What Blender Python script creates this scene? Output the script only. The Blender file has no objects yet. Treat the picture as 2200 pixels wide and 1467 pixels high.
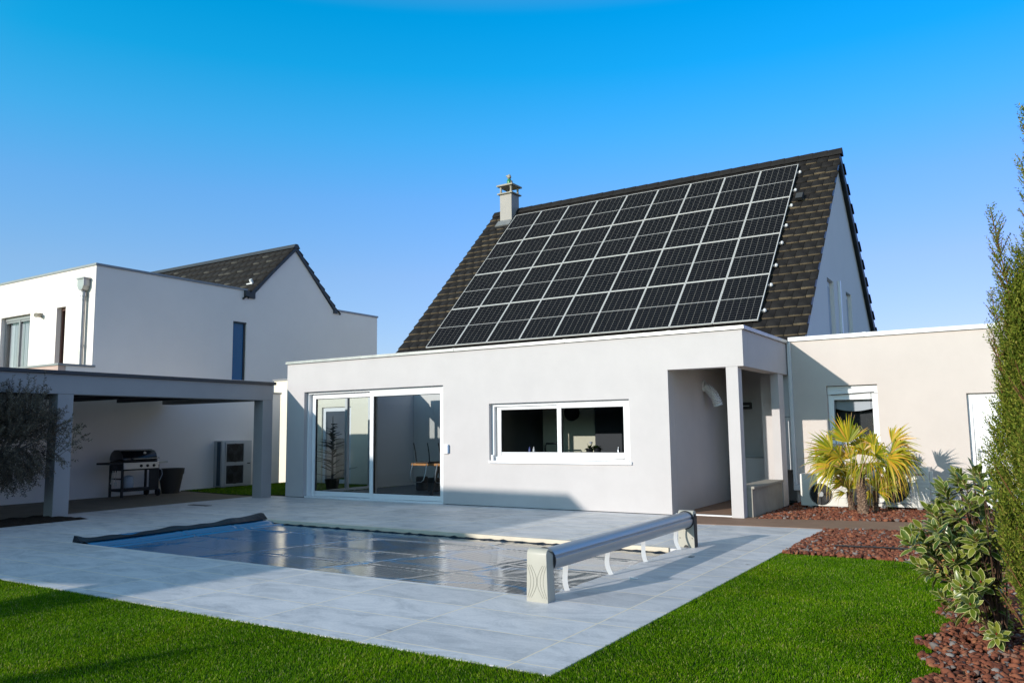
import bpy, bmesh, math, random
import numpy as np
from mathutils import Matrix, Vector

random.seed(7)
rng = np.random.default_rng(7)
S = bpy.context.scene
COL = S.collection
R_ = math.radians

# ------------------------------------------------------------------ camera
W0, H0, F0 = 2200.0, 1467.0, 1714.26
CAMH = 1.42
YAW, PITCH, ROLL = 0.564422505, 0.111041113, -0.0127453906


def cam_rot():
    cy, sy = math.cos(YAW), math.sin(YAW)
    cp, sp = math.cos(PITCH), math.sin(PITCH)
    cr, sr = math.cos(ROLL), math.sin(ROLL)
    B = np.array([[1, 0, 0], [0, 0, -1], [0, 1, 0]], float)
    Rx = np.array([[1, 0, 0], [0, cp, -sp], [0, sp, cp]])
    Rz = np.array([[cy, -sy, 0], [sy, cy, 0], [0, 0, 1]])
    Rr = np.array([[cr, -sr, 0], [sr, cr, 0], [0, 0, 1]])
    return Rz @ Rx @ B @ Rr


CR = cam_rot()
cam = bpy.data.cameras.new("camera")
cam_o = bpy.data.objects.new("camera", cam)
COL.objects.link(cam_o)
M4 = Matrix([list(CR[0]) + [0], list(CR[1]) + [0], list(CR[2]) + [CAMH], [0, 0, 0, 1]])
cam_o.matrix_world = M4
cam.sensor_fit = 'HORIZONTAL'
cam.sensor_width = 36.0
cam.lens = F0 / W0 * 36.0
cam.clip_start = 0.05
cam.clip_end = 3000
S.camera = cam_o


def seen(P, margin=0.0):
    """boolean mask of points that fall inside the photo's field of view (plus a margin)"""
    q = (np.asarray(P, float) - np.array([0, 0, CAMH])) @ CR
    z = np.maximum(-q[:, 2], 1e-6)
    u = q[:, 0] / z * F0 / W0
    v = q[:, 1] / z * F0 / H0
    return (q[:, 2] < -0.2) & (np.abs(u) < 0.5 + margin) & (np.abs(v) < 0.5 + margin)


def at(px, py, y):
    """a point of the photo on the plane at depth y"""
    d = CR @ np.array([(px - W0 / 2) / F0, -(py - H0 / 2) / F0, -1.0])
    t = y / d[1]
    return Vector((d[0] * t, y, CAMH + d[2] * t))


# ------------------------------------------------------------------ light
SUN_L = Vector((0.352, 1.0, -0.297)).normalized()      # direction the light travels
SUN_S = -SUN_L
sun_el = math.asin(SUN_S.z)
sun_az = math.atan2(SUN_S.x, SUN_S.y)
sun = bpy.data.lights.new("sun", 'SUN')
sun.energy = 2.25
sun.angle = R_(0.53)
sun.color = (1.0, 0.94, 0.86)
sun_o = bpy.data.objects.new("sun", sun)
COL.objects.link(sun_o)
sun_o.rotation_euler = SUN_S.to_track_quat('Z', 'Y').to_euler()

wd = bpy.data.worlds.new("World")
S.world = wd
wd.use_nodes = True
wn = wd.node_tree
bg = wn.nodes['Background']
sky = wn.nodes.new('ShaderNodeTexSky')
sky.sky_type = 'NISHITA'
sky.sun_disc = False
sky.sun_elevation = sun_el
sky.sun_rotation = sun_az
sky.altitude = 200
sky.air_density = 1.0
sky.dust_density = 0.0
sky.ozone_density = 2.2
# tint by height: bluer in view, unseen zenith warmed and lifted to fill shade
geo = wn.nodes.new('ShaderNodeTexCoord')
spz = wn.nodes.new('ShaderNodeSeparateXYZ')
wn.links.new(geo.outputs['Generated'], spz.inputs[0])
tint = wn.nodes.new('ShaderNodeValToRGB')
TINT = [(0.0, (0.30, 0.38, 0.92)), (0.096, (0.445, 0.43, 0.585)), (0.19, (0.475, 0.505, 0.67)), (0.279, (0.37, 0.585, 0.82)),
        (0.352, (0.18, 0.68, 0.92)), (0.421, (0.03, 0.72, 0.96)), (0.479, (0.0, 0.72, 0.98)), (0.62, (1.0, 0.9, 0.74)), (0.8, (1.75, 1.12, 0.62))]
while len(tint.color_ramp.elements) < len(TINT):
    tint.color_ramp.elements.new(0.5)
for e_, (p_, c_) in zip(tint.color_ramp.elements, TINT):
    e_.position = p_
    e_.color = (*[q / 2 for q in c_], 1)
wn.links.new(spz.outputs[2], tint.inputs[0])
mxs = wn.nodes.new('ShaderNodeMix')
mxs.data_type = 'RGBA'
mxs.blend_type = 'MULTIPLY'
mxs.inputs[0].default_value = 1
wn.links.new(sky.outputs[0], mxs.inputs[6])
sc2 = wn.nodes.new('ShaderNodeVectorMath')
sc2.operation = 'SCALE'
sc2.inputs['Scale'].default_value = 2.0
wn.links.new(tint.outputs[0], sc2.inputs[0])
# towards the sun the sky keeps its own warm haze
dt = wn.nodes.new('ShaderNodeVectorMath')
dt.operation = 'DOT_PRODUCT'
wn.links.new(geo.outputs['Generated'], dt.inputs[0])
dt.inputs[1].default_value = SUN_S
side = wn.nodes.new('ShaderNodeMapRange')
side.interpolation_type = 'SMOOTHSTEP'
side.inputs[1].default_value = 0.0
side.inputs[2].default_value = 0.6
wn.links.new(dt.outputs['Value'], side.inputs[0])
mxt = wn.nodes.new('ShaderNodeMix')
mxt.data_type = 'RGBA'
wn.links.new(side.outputs[0], mxt.inputs[0])
wn.links.new(sc2.outputs[0], mxt.inputs[6])
mxt.inputs[7].default_value = (1.0, 0.95, 0.85, 1)
# the haze is evened out along the horizon, from the left of the view to the right
dr = wn.nodes.new('ShaderNodeVectorMath')
dr.operation = 'DOT_PRODUCT'
wn.links.new(geo.outputs['Generated'], dr.inputs[0])
dr.inputs[1].default_value = (0.845, 0.535, 0.0)
evn = wn.nodes.new('ShaderNodeMapRange')
evn.inputs[1].default_value = -0.5
evn.inputs[2].default_value = 0.75
wn.links.new(dr.outputs['Value'], evn.inputs[0])
mxe = wn.nodes.new('ShaderNodeMix')
mxe.data_type = 'RGBA'
wn.links.new(evn.outputs[0], mxe.inputs[0])
mxe.inputs[6].default_value = (1.0, 1.13, 1.02, 1)
mxe.inputs[7].default_value = (0.80, 0.74, 0.90, 1)
mxm = wn.nodes.new('ShaderNodeMix')
mxm.data_type = 'RGBA'
mxm.blend_type = 'MULTIPLY'
mxm.inputs[0].default_value = 1
wn.links.new(mxt.outputs[2], mxm.inputs[6])
wn.links.new(mxe.outputs[2], mxm.inputs[7])
wn.links.new(mxm.outputs[2], mxs.inputs[7])
wn.links.new(mxs.outputs[2], bg.inputs[0])
bg.inputs[1].default_value = 0.15

S.view_settings.view_transform = 'Standard'
S.view_settings.look = 'None'
S.view_settings.exposure = 1.0
S.view_settings.gamma = 1.0
S.cycles.max_bounces = 8
S.cycles.transparent_max_bounces = 12
S.cycles.caustics_reflective = False
S.cycles.caustics_refractive = False
S.cycles.sample_clamp_indirect = 6.0


# ------------------------------------------------------------------ materials
def mat(name, col=(0.5, 0.5, 0.5), rough=0.6, spec=0.4, metal=0.0, bump=None, var=None, coat=0.0):
    """plain procedural surface: optional noise bump (scale, strength, distance) and noise tint (scale, amount)"""
    m = bpy.data.materials.new(name)
    m.use_nodes = True
    n, l = m.node_tree.nodes, m.node_tree.links
    p = n['Principled BSDF']
    p.inputs['Base Color'].default_value = (*col, 1)
    p.inputs['Roughness'].default_value = rough
    p.inputs['Specular IOR Level'].default_value = spec
    p.inputs['Metallic'].default_value = metal
    p.inputs['Coat Weight'].default_value = coat
    if bump or var:
        tc = n.new('ShaderNodeTexCoord')
    if bump:
        t = n.new('ShaderNodeTexNoise')
        t.inputs['Scale'].default_value = bump[0]
        t.inputs['Detail'].default_value = 6
        l.new(tc.outputs['Object'], t.inputs['Vector'])
        b = n.new('ShaderNodeBump')
        b.inputs['Strength'].default_value = bump[1]
        b.inputs['Distance'].default_value = bump[2]
        l.new(t.outputs[0], b.inputs['Height'])
        l.new(b.outputs[0], p.inputs['Normal'])
    if var:
        t2 = n.new('ShaderNodeTexNoise')
        t2.inputs['Scale'].default_value = var[0]
        t2.inputs['Detail'].default_value = 5
        t2.inputs['Roughness'].default_value = 0.65
        l.new(tc.outputs['Object'], t2.inputs['Vector'])
        mr = n.new('ShaderNodeMapRange')
        mr.inputs[1].default_value = 0.3
        mr.inputs[2].default_value = 0.7
        mr.inputs[3].default_value = 1 - var[1]
        mr.inputs[4].default_value = 1 + var[1]
        l.new(t2.outputs[0], mr.inputs[0])
        mx = n.new('ShaderNodeMix')
        mx.data_type = 'RGBA'
        mx.blend_type = 'MULTIPLY'
        mx.inputs[0].default_value = 1
        mx.inputs[6].default_value = (*col, 1)
        l.new(mr.outputs[0], mx.inputs[7])
        l.new(mx.outputs[2], p.inputs['Base Color'])
    return m


def ramp(n, stops):
    r = n.new('ShaderNodeValToRGB')
    e = r.color_ramp.elements
    while len(e) < len(stops):
        e.new(0.5)
    for i, (pos, c) in enumerate(stops):
        e[i].position = pos
        e[i].color = (*c, 1)
    return r


def mat_leaf(name, stops, trans=0.35, rough=0.5, spec=0.35, attr=None, edge=None, patch=None):
    """leaf: a tint picked per leaf (island), some light let through; edge = variegated margin colour"""
    m = bpy.data.materials.new(name)
    m.use_nodes = True
    n, l = m.node_tree.nodes, m.node_tree.links
    p = n['Principled BSDF']
    out = n['Material Output']
    g = n.new('ShaderNodeNewGeometry')
    r = ramp(n, stops)
    l.new(g.outputs['Random Per Island'], r.inputs[0])
    colour = r.outputs[0]
    if edge:
        a = n.new('ShaderNodeAttribute')
        a.attribute_name = attr
        tc = n.new('ShaderNodeTexCoord')
        t = n.new('ShaderNodeTexNoise')
        t.inputs['Scale'].default_value = 60
        l.new(tc.outputs['Object'], t.inputs['Vector'])
        ad = n.new('ShaderNodeMath')
        ad.operation = 'MULTIPLY_ADD'
        l.new(t.outputs[0], ad.inputs[0])
        ad.inputs[1].default_value = 0.5
        l.new(a.outputs['Fac'], ad.inputs[2])
        mr = n.new('ShaderNodeMapRange')
        mr.inputs[1].default_value = 0.90
        mr.inputs[2].default_value = 1.05
        l.new(ad.outputs[0], mr.inputs[0])
        mx = n.new('ShaderNodeMix')
        mx.data_type = 'RGBA'
        l.new(mr.outputs[0], mx.inputs[0])
        l.new(colour, mx.inputs[6])
        mx.inputs[7].default_value = (*edge, 1)
        colour = mx.outputs[2]
    if patch:                      # broad patches of greener and drier growth
        tp = n.new('ShaderNodeTexCoord')
        np_ = n.new('ShaderNodeTexNoise')
        np_.inputs['Scale'].default_value = patch
        np_.inputs['Detail'].default_value = 5
        np_.inputs['Roughness'].default_value = 0.7
        l.new(tp.outputs['Object'], np_.inputs['Vector'])
        rp = ramp(n, [(0.34, (0.70, 0.76, 0.8)), (0.5, (1, 1, 1)), (0.68, (1.45, 1.18, 1.3))])
        l.new(np_.outputs[0], rp.inputs[0])
        mp_ = n.new('ShaderNodeMix')
        mp_.data_type = 'RGBA'
        mp_.blend_type = 'MULTIPLY'
        mp_.inputs[0].default_value = 1
        l.new(colour, mp_.inputs[6])
        l.new(rp.outputs[0], mp_.inputs[7])
        colour = mp_.outputs[2]
    l.new(colour, p.inputs['Base Color'])
    p.inputs['Roughness'].default_value = rough
    p.inputs['Specular IOR Level'].default_value = spec
    tr = n.new('ShaderNodeBsdfTranslucent')
    l.new(colour, tr.inputs[0])
    ms = n.new('ShaderNodeMixShader')
    ms.inputs[0].default_value = trans
    l.new(p.outputs[0], ms.inputs[1])
    l.new(tr.outputs[0], ms.inputs[2])
    l.new(ms.outputs[0], out.inputs[0])
    return m


def mat_glass(name, tint=(0.9, 0.95, 0.95), ior=1.5, gain=1.0):
    m = bpy.data.materials.new(name)
    m.use_nodes = True
    n, l = m.node_tree.nodes, m.node_tree.links
    n.remove(n['Principled BSDF'])
    tr = n.new('ShaderNodeBsdfTransparent')
    tr.inputs[0].default_value = (*tint, 1)
    gl = n.new('ShaderNodeBsdfGlossy')
    gl.inputs['Roughness'].default_value = 0.0
    fr = n.new('ShaderNodeFresnel')
    fr.inputs[0].default_value = ior
    mu = n.new('ShaderNodeMath')
    mu.operation = 'MULTIPLY'
    mu.inputs[1].default_value = gain
    mu.use_clamp = True
    l.new(fr.outputs[0], mu.inputs[0])
    ms = n.new('ShaderNodeMixShader')
    l.new(mu.outputs[0], ms.inputs[0])
    l.new(tr.outputs[0], ms.inputs[1])
    l.new(gl.outputs[0], ms.inputs[2])
    l.new(ms.outputs[0], n['Material Output'].inputs[0])
    return m


def mat_stone():
    """large grey-blue stone-effect slabs with cream joints and faint veins"""
    m = bpy.data.materials.new("stone_slabs")
    m.use_nodes = True
    n, l = m.node_tree.nodes, m.node_tree.links
    p = n['Principled BSDF']
    tc = n.new('ShaderNodeTexCoord')
    mp = n.new('ShaderNodeMapping')
    mp.inputs['Location'].default_value = (0.38, 0.19, 0)
    l.new(tc.outputs['Object'], mp.inputs['Vector'])
    br = n.new('ShaderNodeTexBrick')
    br.offset = 0.0
    br.inputs['Scale'].default_value = 1
    br.inputs['Mortar Size'].default_value = 0.0065
    br.inputs['Mortar Smooth'].default_value = 0.05
    br.inputs['Brick Width'].default_value = 1.18
    br.inputs['Row Height'].default_value = 0.565
    br.inputs['Color1'].default_value = (0.0, 0.0, 0.0, 1)
    br.inputs['Color2'].default_value = (1.0, 1.0, 1.0, 1)
    l.new(mp.outputs[0], br.inputs['Vector'])
    # veins: stretched, warped noise
    mp2 = n.new('ShaderNodeMapping')
    mp2.inputs['Rotation'].default_value = (0, 0, 0.35)
    mp2.inputs['Scale'].default_value = (1.0, 1.9, 1)
    l.new(tc.outputs['Object'], mp2.inputs['Vector'])
    no = n.new('ShaderNodeTexNoise')
    no.inputs['Scale'].default_value = 1.9
    no.inputs['Detail'].default_value = 11
    no.inputs['Roughness'].default_value = 0.74
    no.inputs['Distortion'].default_value = 0.7
    shf = n.new('ShaderNodeVectorMath')
    shf.operation = 'MULTIPLY_ADD'
    l.new(br.outputs['Color'], shf.inputs[0])
    shf.inputs[1].default_value = (9.0, 5.0, 0)
    l.new(mp2.outputs[0], shf.inputs[2])
    l.new(shf.outputs[0], no.inputs['Vector'])
    r = ramp(n, [(0.28, (0.37, 0.38, 0.40)), (0.42, (0.53, 0.53, 0.54)), (0.52, (0.65, 0.64, 0.645)), (0.64, (0.73, 0.71, 0.705)), (0.76, (0.85, 0.825, 0.81))])
    l.new(no.outputs[0], r.inputs[0])
    no2 = n.new('ShaderNodeTexNoise')
    no2.inputs['Scale'].default_value = 55
    no2.inputs['Detail'].default_value = 4
    l.new(tc.outputs['Object'], no2.inputs['Vector'])
    mr = n.new('ShaderNodeMapRange')
    mr.inputs[1].default_value = 0.3
    mr.inputs[2].default_value = 0.7
    mr.inputs[3].default_value = 0.93
    mr.inputs[4].default_value = 1.05
    l.new(no2.outputs[0], mr.inputs[0])
    mx = n.new('ShaderNodeMix')
    mx.data_type = 'RGBA'
    mx.blend_type = 'MULTIPLY'
    mx.inputs[0].default_value = 1
    l.new(r.outputs[0], mx.inputs[6])
    l.new(mr.outputs[0], mx.inputs[7])
    # slab to slab tone
    mr2 = n.new('ShaderNodeMapRange')
    mr2.inputs[3].default_value = 0.86
    mr2.inputs[4].default_value = 1.04
    sep = n.new('ShaderNodeSeparateColor')
    l.new(br.outputs['Color'], sep.inputs[0])
    l.new(sep.outputs[0], mr2.inputs[0])
    mx2 = n.new('ShaderNodeMix')
    mx2.data_type = 'RGBA'
    mx2.blend_type = 'MULTIPLY'
    mx2.inputs[0].default_value = 1
    l.new(mx.outputs[2], mx2.inputs[6])
    l.new(mr2.outputs[0], mx2.inputs[7])
    mx3 = n.new('ShaderNodeMix')
    mx3.data_type = 'RGBA'
    l.new(br.outputs['Fac'], mx3.inputs[0])
    l.new(mx2.outputs[2], mx3.inputs[6])
    mx3.inputs[7].default_value = (0.86, 0.74, 0.55, 1)
    l.new(mx3.outputs[2], p.inputs['Base Color'])
    p.inputs['Roughness'].default_value = 0.5
    p.inputs['Specular IOR Level'].default_value = 0.4
    inv = n.new('ShaderNodeMath')
    inv.operation = 'MULTIPLY_ADD'
    l.new(br.outputs['Fac'], inv.inputs[0])
    inv.inputs[1].default_value = -1.2
    l.new(no.outputs[0], inv.inputs[2])
    b = n.new('ShaderNodeBump')
    b.inputs['Strength'].default_value = 0.35
    b.inputs['Distance'].default_value = 0.004
    l.new(inv.outputs[0], b.inputs['Height'])
    l.new(b.outputs[0], p.inputs['Normal'])
    return m


def mat_cells(w, h):
    """solar cells: six columns, two halves of ten rows, thin pale grid lines (local x, y of one panel)"""
    m = bpy.data.materials.new("solar_cells")
    m.use_nodes = True
    n, l = m.node_tree.nodes, m.node_tree.links
    p = n['Principled BSDF']
    tc = n.new('ShaderNodeTexCoord')
    sp = n.new('ShaderNodeSeparateXYZ')
    l.new(tc.outputs['Object'], sp.inputs[0])

    def mth(op, a, b=None, c=None):
        k = n.new('ShaderNodeMath')
        k.operation = op
        for i, q in enumerate((a, b, c)):
            if q is None:
                continue
            if isinstance(q, (int, float)):
                k.inputs[i].default_value = q
            else:
                l.new(q, k.inputs[i])
        return k.outputs[0]

    def lines(src, size, count, half):
        u = mth('MULTIPLY_ADD', src, count / size, count / 2 + 20)
        f = mth('FRACT', u)
        dd = mth('ABSOLUTE', mth('SUBTRACT', f, 0.5))       # 0.5 at the lines
        return mth('GREATER_THAN', dd, 0.5 - half * count / size)
    vx = lines(sp.outputs[0], w - 0.04, 6, 0.003)
    hy = lines(sp.outputs[1], h - 0.04, 20, 0.003)
    mid = mth('LESS_THAN', mth('ABSOLUTE', sp.outputs[1]), 0.008)
    c1 = n.new('ShaderNodeMix')
    c1.data_type = 'RGBA'
    c1.inputs[6].default_value = (0.005, 0.0062, 0.009, 1)
    c1.inputs[7].default_value = (0.09, 0.09, 0.085, 1)
    c1.inputs[0].default_value = 0.0
    c2 = n.new('ShaderNodeMix')
    c2.data_type = 'RGBA'
    l.new(hy, c2.inputs[0])
    l.new(c1.outputs[2], c2.inputs[6])
    c2.inputs[7].default_value = (0.13, 0.13, 0.13, 1)
    c3 = n.new('ShaderNodeMix')
    c3.data_type = 'RGBA'
    l.new(vx, c3.inputs[0])
    l.new(c2.outputs[2], c3.inputs[6])
    c3.inputs[7].default_value = (0.19, 0.18, 0.165, 1)
    c4 = n.new('ShaderNodeMix')
    c4.data_type = 'RGBA'
    l.new(mid, c4.inputs[0])
    l.new(c3.outputs[2], c4.inputs[6])
    c4.inputs[7].default_value = (0.55, 0.54, 0.52, 1)
    l.new(c4.outputs[2], p.inputs['Base Color'])
    p.inputs['Roughness'].default_value = 0.2
    p.inputs['Specular IOR Level'].default_value = 0.0
    return m


def mat_cover():
    """bubble pool cover: shiny blue-grey film, ribs across, soft wrinkles"""
    m = bpy.data.materials.new("pool_cover_film")
    m.use_nodes = True
    n, l = m.node_tree.nodes, m.node_tree.links
    p = n['Principled BSDF']
    tc = n.new('ShaderNodeTexCoord')
    wv = n.new('ShaderNodeTexWave')
    wv.wave_type = 'BANDS'
    wv.bands_direction = 'X'
    wv.inputs['Scale'].default_value = 3.4
    wv.inputs['Distortion'].default_value = 0.35
    wv.inputs['Detail'].default_value = 1
    l.new(tc.outputs['Object'], wv.inputs['Vector'])
    mp = n.new('ShaderNodeMapping')
    mp.inputs['Scale'].default_value = (0.8, 2.2, 1)
    l.new(tc.outputs['Object'], mp.inputs['Vector'])
    no = n.new('ShaderNodeTexNoise')
    no.inputs['Scale'].default_value = 2.2
    no.inputs['Detail'].default_value = 4
    no.inputs['Distortion'].default_value = 0.8
    l.new(mp.outputs[0], no.inputs['Vector'])
    # ribs fade in and out over the sheet
    n3 = n.new('ShaderNodeTexNoise')
    n3.inputs['Scale'].default_value = 0.9
    l.new(tc.outputs['Object'], n3.inputs['Vector'])
    mr = n.new('ShaderNodeMapRange')
    mr.inputs[1].default_value = 0.42
    mr.inputs[2].default_value = 0.62
    mr.inputs[3].default_value = 0.0
    mr.inputs[4].default_value = 0.035
    l.new(n3.outputs[0], mr.inputs[0])
    b1 = n.new('ShaderNodeBump')
    l.new(mr.outputs[0], b1.inputs['Strength'])
    b1.inputs['Distance'].default_value = 0.02
    l.new(wv.outputs['Fac'], b1.inputs['Height'])
    b2 = n.new('ShaderNodeBump')
    b2.inputs['Strength'].default_value = 0.010
    b2.inputs['Distance'].default_value = 0.05
    l.new(no.outputs[0], b2.inputs['Height'])
    l.new(b1.outputs[0], b2.inputs['Normal'])
    l.new(b2.outputs[0], p.inputs['Normal'])
    r = ramp(n, [(0.30, (0.125, 0.14, 0.155)), (0.7, (0.19, 0.19, 0.19))])
    l.new(no.outputs[0], r.inputs[0])
    # blue film along the welds; blue of the shaded left end painted in too
    vo = n.new('ShaderNodeTexVoronoi')
    vo.feature = 'DISTANCE_TO_EDGE'
    vo.inputs['Scale'].default_value = 0.85
    mpv = n.new('ShaderNodeMapping')
    mpv.inputs['Scale'].default_value = (0.75, 1.5, 1)
    nw = n.new('ShaderNodeTexNoise')
    nw.inputs['Scale'].default_value = 1.3
    nw.inputs['Detail'].default_value = 3
    l.new(tc.outputs['Object'], nw.inputs['Vector'])
    wv2 = n.new('ShaderNodeVectorMath')
    wv2.operation = 'MULTIPLY_ADD'
    l.new(nw.outputs['Color'], wv2.inputs[0])
    wv2.inputs[1].default_value = (0.5, 0.22, 0)
    l.new(tc.outputs['Object'], wv2.inputs[2])
    l.new(wv2.outputs[0], mpv.inputs['Vector'])
    l.new(mpv.outputs[0], vo.inputs['Vector'])
    weld = n.new('ShaderNodeMapRange')
    weld.inputs[1].default_value = 0.018
    weld.inputs[2].default_value = 0.05
    weld.inputs[3].default_value = 1.0
    weld.inputs[4].default_value = 0.0
    l.new(vo.outputs['Distance'], weld.inputs[0])
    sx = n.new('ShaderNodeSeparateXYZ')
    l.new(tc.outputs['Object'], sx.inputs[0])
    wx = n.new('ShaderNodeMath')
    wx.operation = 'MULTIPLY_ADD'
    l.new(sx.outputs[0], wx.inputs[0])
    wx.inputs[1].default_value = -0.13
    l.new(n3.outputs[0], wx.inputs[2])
    shade_tint = n.new('ShaderNodeMapRange')
    shade_tint.inputs[1].default_value = 0.44
    shade_tint.inputs[2].default_value = 0.72
    l.new(wx.outputs[0], shade_tint.inputs[0])
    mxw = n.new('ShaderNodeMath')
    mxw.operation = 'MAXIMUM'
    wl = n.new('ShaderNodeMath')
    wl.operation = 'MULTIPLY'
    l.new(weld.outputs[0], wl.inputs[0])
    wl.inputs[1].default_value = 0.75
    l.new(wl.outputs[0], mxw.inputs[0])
    l.new(shade_tint.outputs[0], mxw.inputs[1])
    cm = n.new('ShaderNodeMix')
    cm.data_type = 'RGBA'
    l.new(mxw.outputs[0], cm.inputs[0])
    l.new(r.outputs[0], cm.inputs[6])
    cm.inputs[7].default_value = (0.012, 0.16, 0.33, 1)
    l.new(cm.outputs[2], p.inputs['Base Color'])
    p.inputs['Roughness'].default_value = 0.13
    p.inputs['IOR'].default_value = 1.38
    return m


M = {}
M['house_render'] = mat('house_render', (0.86, 0.79, 0.73), 0.85, 0.2, bump=(150, 0.3, 0.004), var=(0.8, 0.025))
M['courtyard_render'] = mat('courtyard_render', (0.82, 0.76, 0.62), 0.85, 0.2, bump=(150, 0.3, 0.004), var=(0.8, 0.03))
M['white_render'] = mat('white_render', (0.540, 0.509, 0.498), 0.85, 0.2, bump=(160, 0.45, 0.005), var=(1.4, 0.04))
M['cream_render'] = mat('cream_render', (0.595, 0.53, 0.482), 0.85, 0.2, bump=(160, 0.45, 0.005), var=(1.1, 0.04))
M['grey_render'] = mat('grey_render', (0.37, 0.355, 0.345), 0.85, 0.2, bump=(140, 0.4, 0.004), var=(1.2, 0.05))
M['neighbour_render'] = mat('neighbour_render', (0.87, 0.79, 0.725), 0.85, 0.2, bump=(150, 0.3, 0.004), var=(0.7, 0.03))
M['pink_render'] = mat('pink_render', (0.55, 0.40, 0.34), 0.85, 0.2, bump=(120, 0.4, 0.004), var=(3, 0.08))
M['plaster'] = mat('plaster', (0.62, 0.60, 0.57), 0.8, 0.2, bump=(90, 0.1, 0.002))
M['cream_plaster'] = mat('cream_plaster', (0.86, 0.79, 0.60), 0.8, 0.2, bump=(90, 0.1, 0.002))
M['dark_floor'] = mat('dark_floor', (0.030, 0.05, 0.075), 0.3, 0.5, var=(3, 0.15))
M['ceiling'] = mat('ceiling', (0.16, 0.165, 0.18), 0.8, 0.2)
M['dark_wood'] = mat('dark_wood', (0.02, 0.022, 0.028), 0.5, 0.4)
M['concrete'] = mat('concrete', (0.36, 0.33, 0.28), 0.9, 0.2, bump=(70, 0.5, 0.006), var=(3, 0.12))
M['tan_floor'] = mat('tan_floor', (0.20, 0.165, 0.125), 0.8, 0.25, bump=(40, 0.2, 0.003), var=(2.5, 0.15))
M['white_pvc'] = mat('white_pvc', (0.82, 0.82, 0.82), 0.32, 0.5)
M['white_metal'] = mat('white_metal', (0.72, 0.72, 0.72), 0.4, 0.5, var=(2, 0.04))
M['grey_metal'] = mat('grey_metal', (0.26, 0.265, 0.27), 0.42, 0.5, 0.25, var=(4, 0.08))
M['anthracite'] = mat('anthracite', (0.045, 0.048, 0.052), 0.5, 0.4, var=(4, 0.1))
M['zinc'] = mat('zinc', (0.34, 0.34, 0.33), 0.42, 0.5, 0.6, var=(6, 0.15))
M['alu'] = mat('alu', (0.46, 0.47, 0.49), 0.42, 0.5, 0.7, bump=(9, 0.03, 0.01))
M['panel_frame'] = mat('panel_frame', (0.66, 0.65, 0.63), 0.42, 0.5, 0.1)
M['tile'] = mat('tile', (0.019, 0.017, 0.016), 0.75, 0.15, bump=(45, 0.5, 0.004), var=(3, 0.25))
M['lichen'] = mat('lichen', (0.115, 0.089, 0.057), 0.9, 0.15, bump=(60, 0.7, 0.006), var=(6, 0.3))
M['black'] = mat('black', (0.012, 0.012, 0.013), 0.45, 0.4)
M['black_gloss'] = mat('black_gloss', (0.010, 0.010, 0.011), 0.18, 0.5)
M['black_plastic'] = mat('black_plastic', (0.02, 0.02, 0.022), 0.55, 0.35, bump=(60, 0.15, 0.002))
M['steel'] = mat('steel', (0.45, 0.45, 0.46), 0.28, 0.5, 0.9)
M['beige_plastic'] = mat('beige_plastic', (0.44, 0.42, 0.355), 0.45, 0.4, var=(6, 0.03), bump=(90, 0.1, 0.001))
M['ac_white'] = mat('ac_white', (0.74, 0.72, 0.66), 0.4, 0.45, var=(3, 0.03))
M['ac_grey'] = mat('ac_grey', (0.42, 0.43, 0.44), 0.45, 0.4, var=(3, 0.05))
M['fan'] = mat('fan', (0.03, 0.032, 0.036), 0.5, 0.4)
M['fan_hub'] = mat('fan_hub', (0.32, 0.33, 0.34), 0.5, 0.4)
M['logo'] = mat('logo', (0.02, 0.07, 0.13), 0.4, 0.4)
M['decking'] = mat('decking', (0.27, 0.165, 0.11), 0.75, 0.25, bump=(30, 0.3, 0.003), var=(2.2, 0.14))
M['soil'] = mat('soil', (0.035, 0.026, 0.02), 0.95, 0.1, bump=(22, 1.0, 0.05), var=(12, 0.5))
M['gravel_base'] = mat('gravel_base', (0.075, 0.036, 0.025), 0.95, 0.1, bump=(45, 1.0, 0.03), var=(30, 0.5))
M['turf_base'] = mat('turf_base', (0.018, 0.055, 0.006), 0.95, 0.1, bump=(120, 1.0, 0.02), var=(5, 0.25))
M['garden'] = mat('garden', (0.10, 0.12, 0.05), 0.95, 0.1, bump=(3, 0.6, 0.1), var=(0.4, 0.3))
M['pot'] = mat('pot', (0.055, 0.045, 0.036), 0.65, 0.3, bump=(30, 0.2, 0.004))
M['pool_edge'] = mat('pool_edge', (0.66, 0.58, 0.46), 0.6, 0.3, bump=(60, 0.3, 0.003), var=(4, 0.08))
M['liner'] = mat('liner', (0.02, 0.05, 0.08), 0.3, 0.5)
M['cover_under'] = mat('cover_under', (0.006, 0.013, 0.024), 0.4, 0.2, bump=(14, 0.5, 0.02))
M['strap'] = mat('strap', (0.80, 0.79, 0.76), 0.6, 0.3)
M['orange_wood'] = mat('orange_wood', (0.50, 0.22, 0.07), 0.4, 0.4, var=(8, 0.15))
M['stake_wood'] = mat('stake_wood', (0.52, 0.24, 0.08), 0.7, 0.3, bump=(40, 0.5, 0.006), var=(9, 0.4))
M['trunk'] = mat('trunk', (0.27, 0.18, 0.125), 0.95, 0.1, bump=(38, 1.0, 0.04), var=(20, 0.5))
M['bark_red'] = mat('bark_red', (0.17, 0.075, 0.035), 0.8, 0.2, bump=(60, 0.6, 0.006), var=(20, 0.3))
M['bark_grey'] = mat('bark_grey', (0.11, 0.10, 0.085), 0.9, 0.2, bump=(40, 0.8, 0.01), var=(15, 0.3))
M['twig_red'] = mat('twig_red', (0.10, 0.055, 0.035), 0.6, 0.3)
M['bud_red'] = mat('bud_red', (0.30, 0.02, 0.03), 0.5, 0.3)
M['curtain'] = mat('curtain', (0.78, 0.78, 0.80), 0.9, 0.1)
M['brown_frame'] = mat('brown_frame', (0.10, 0.05, 0.04), 0.5, 0.4)
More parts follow.
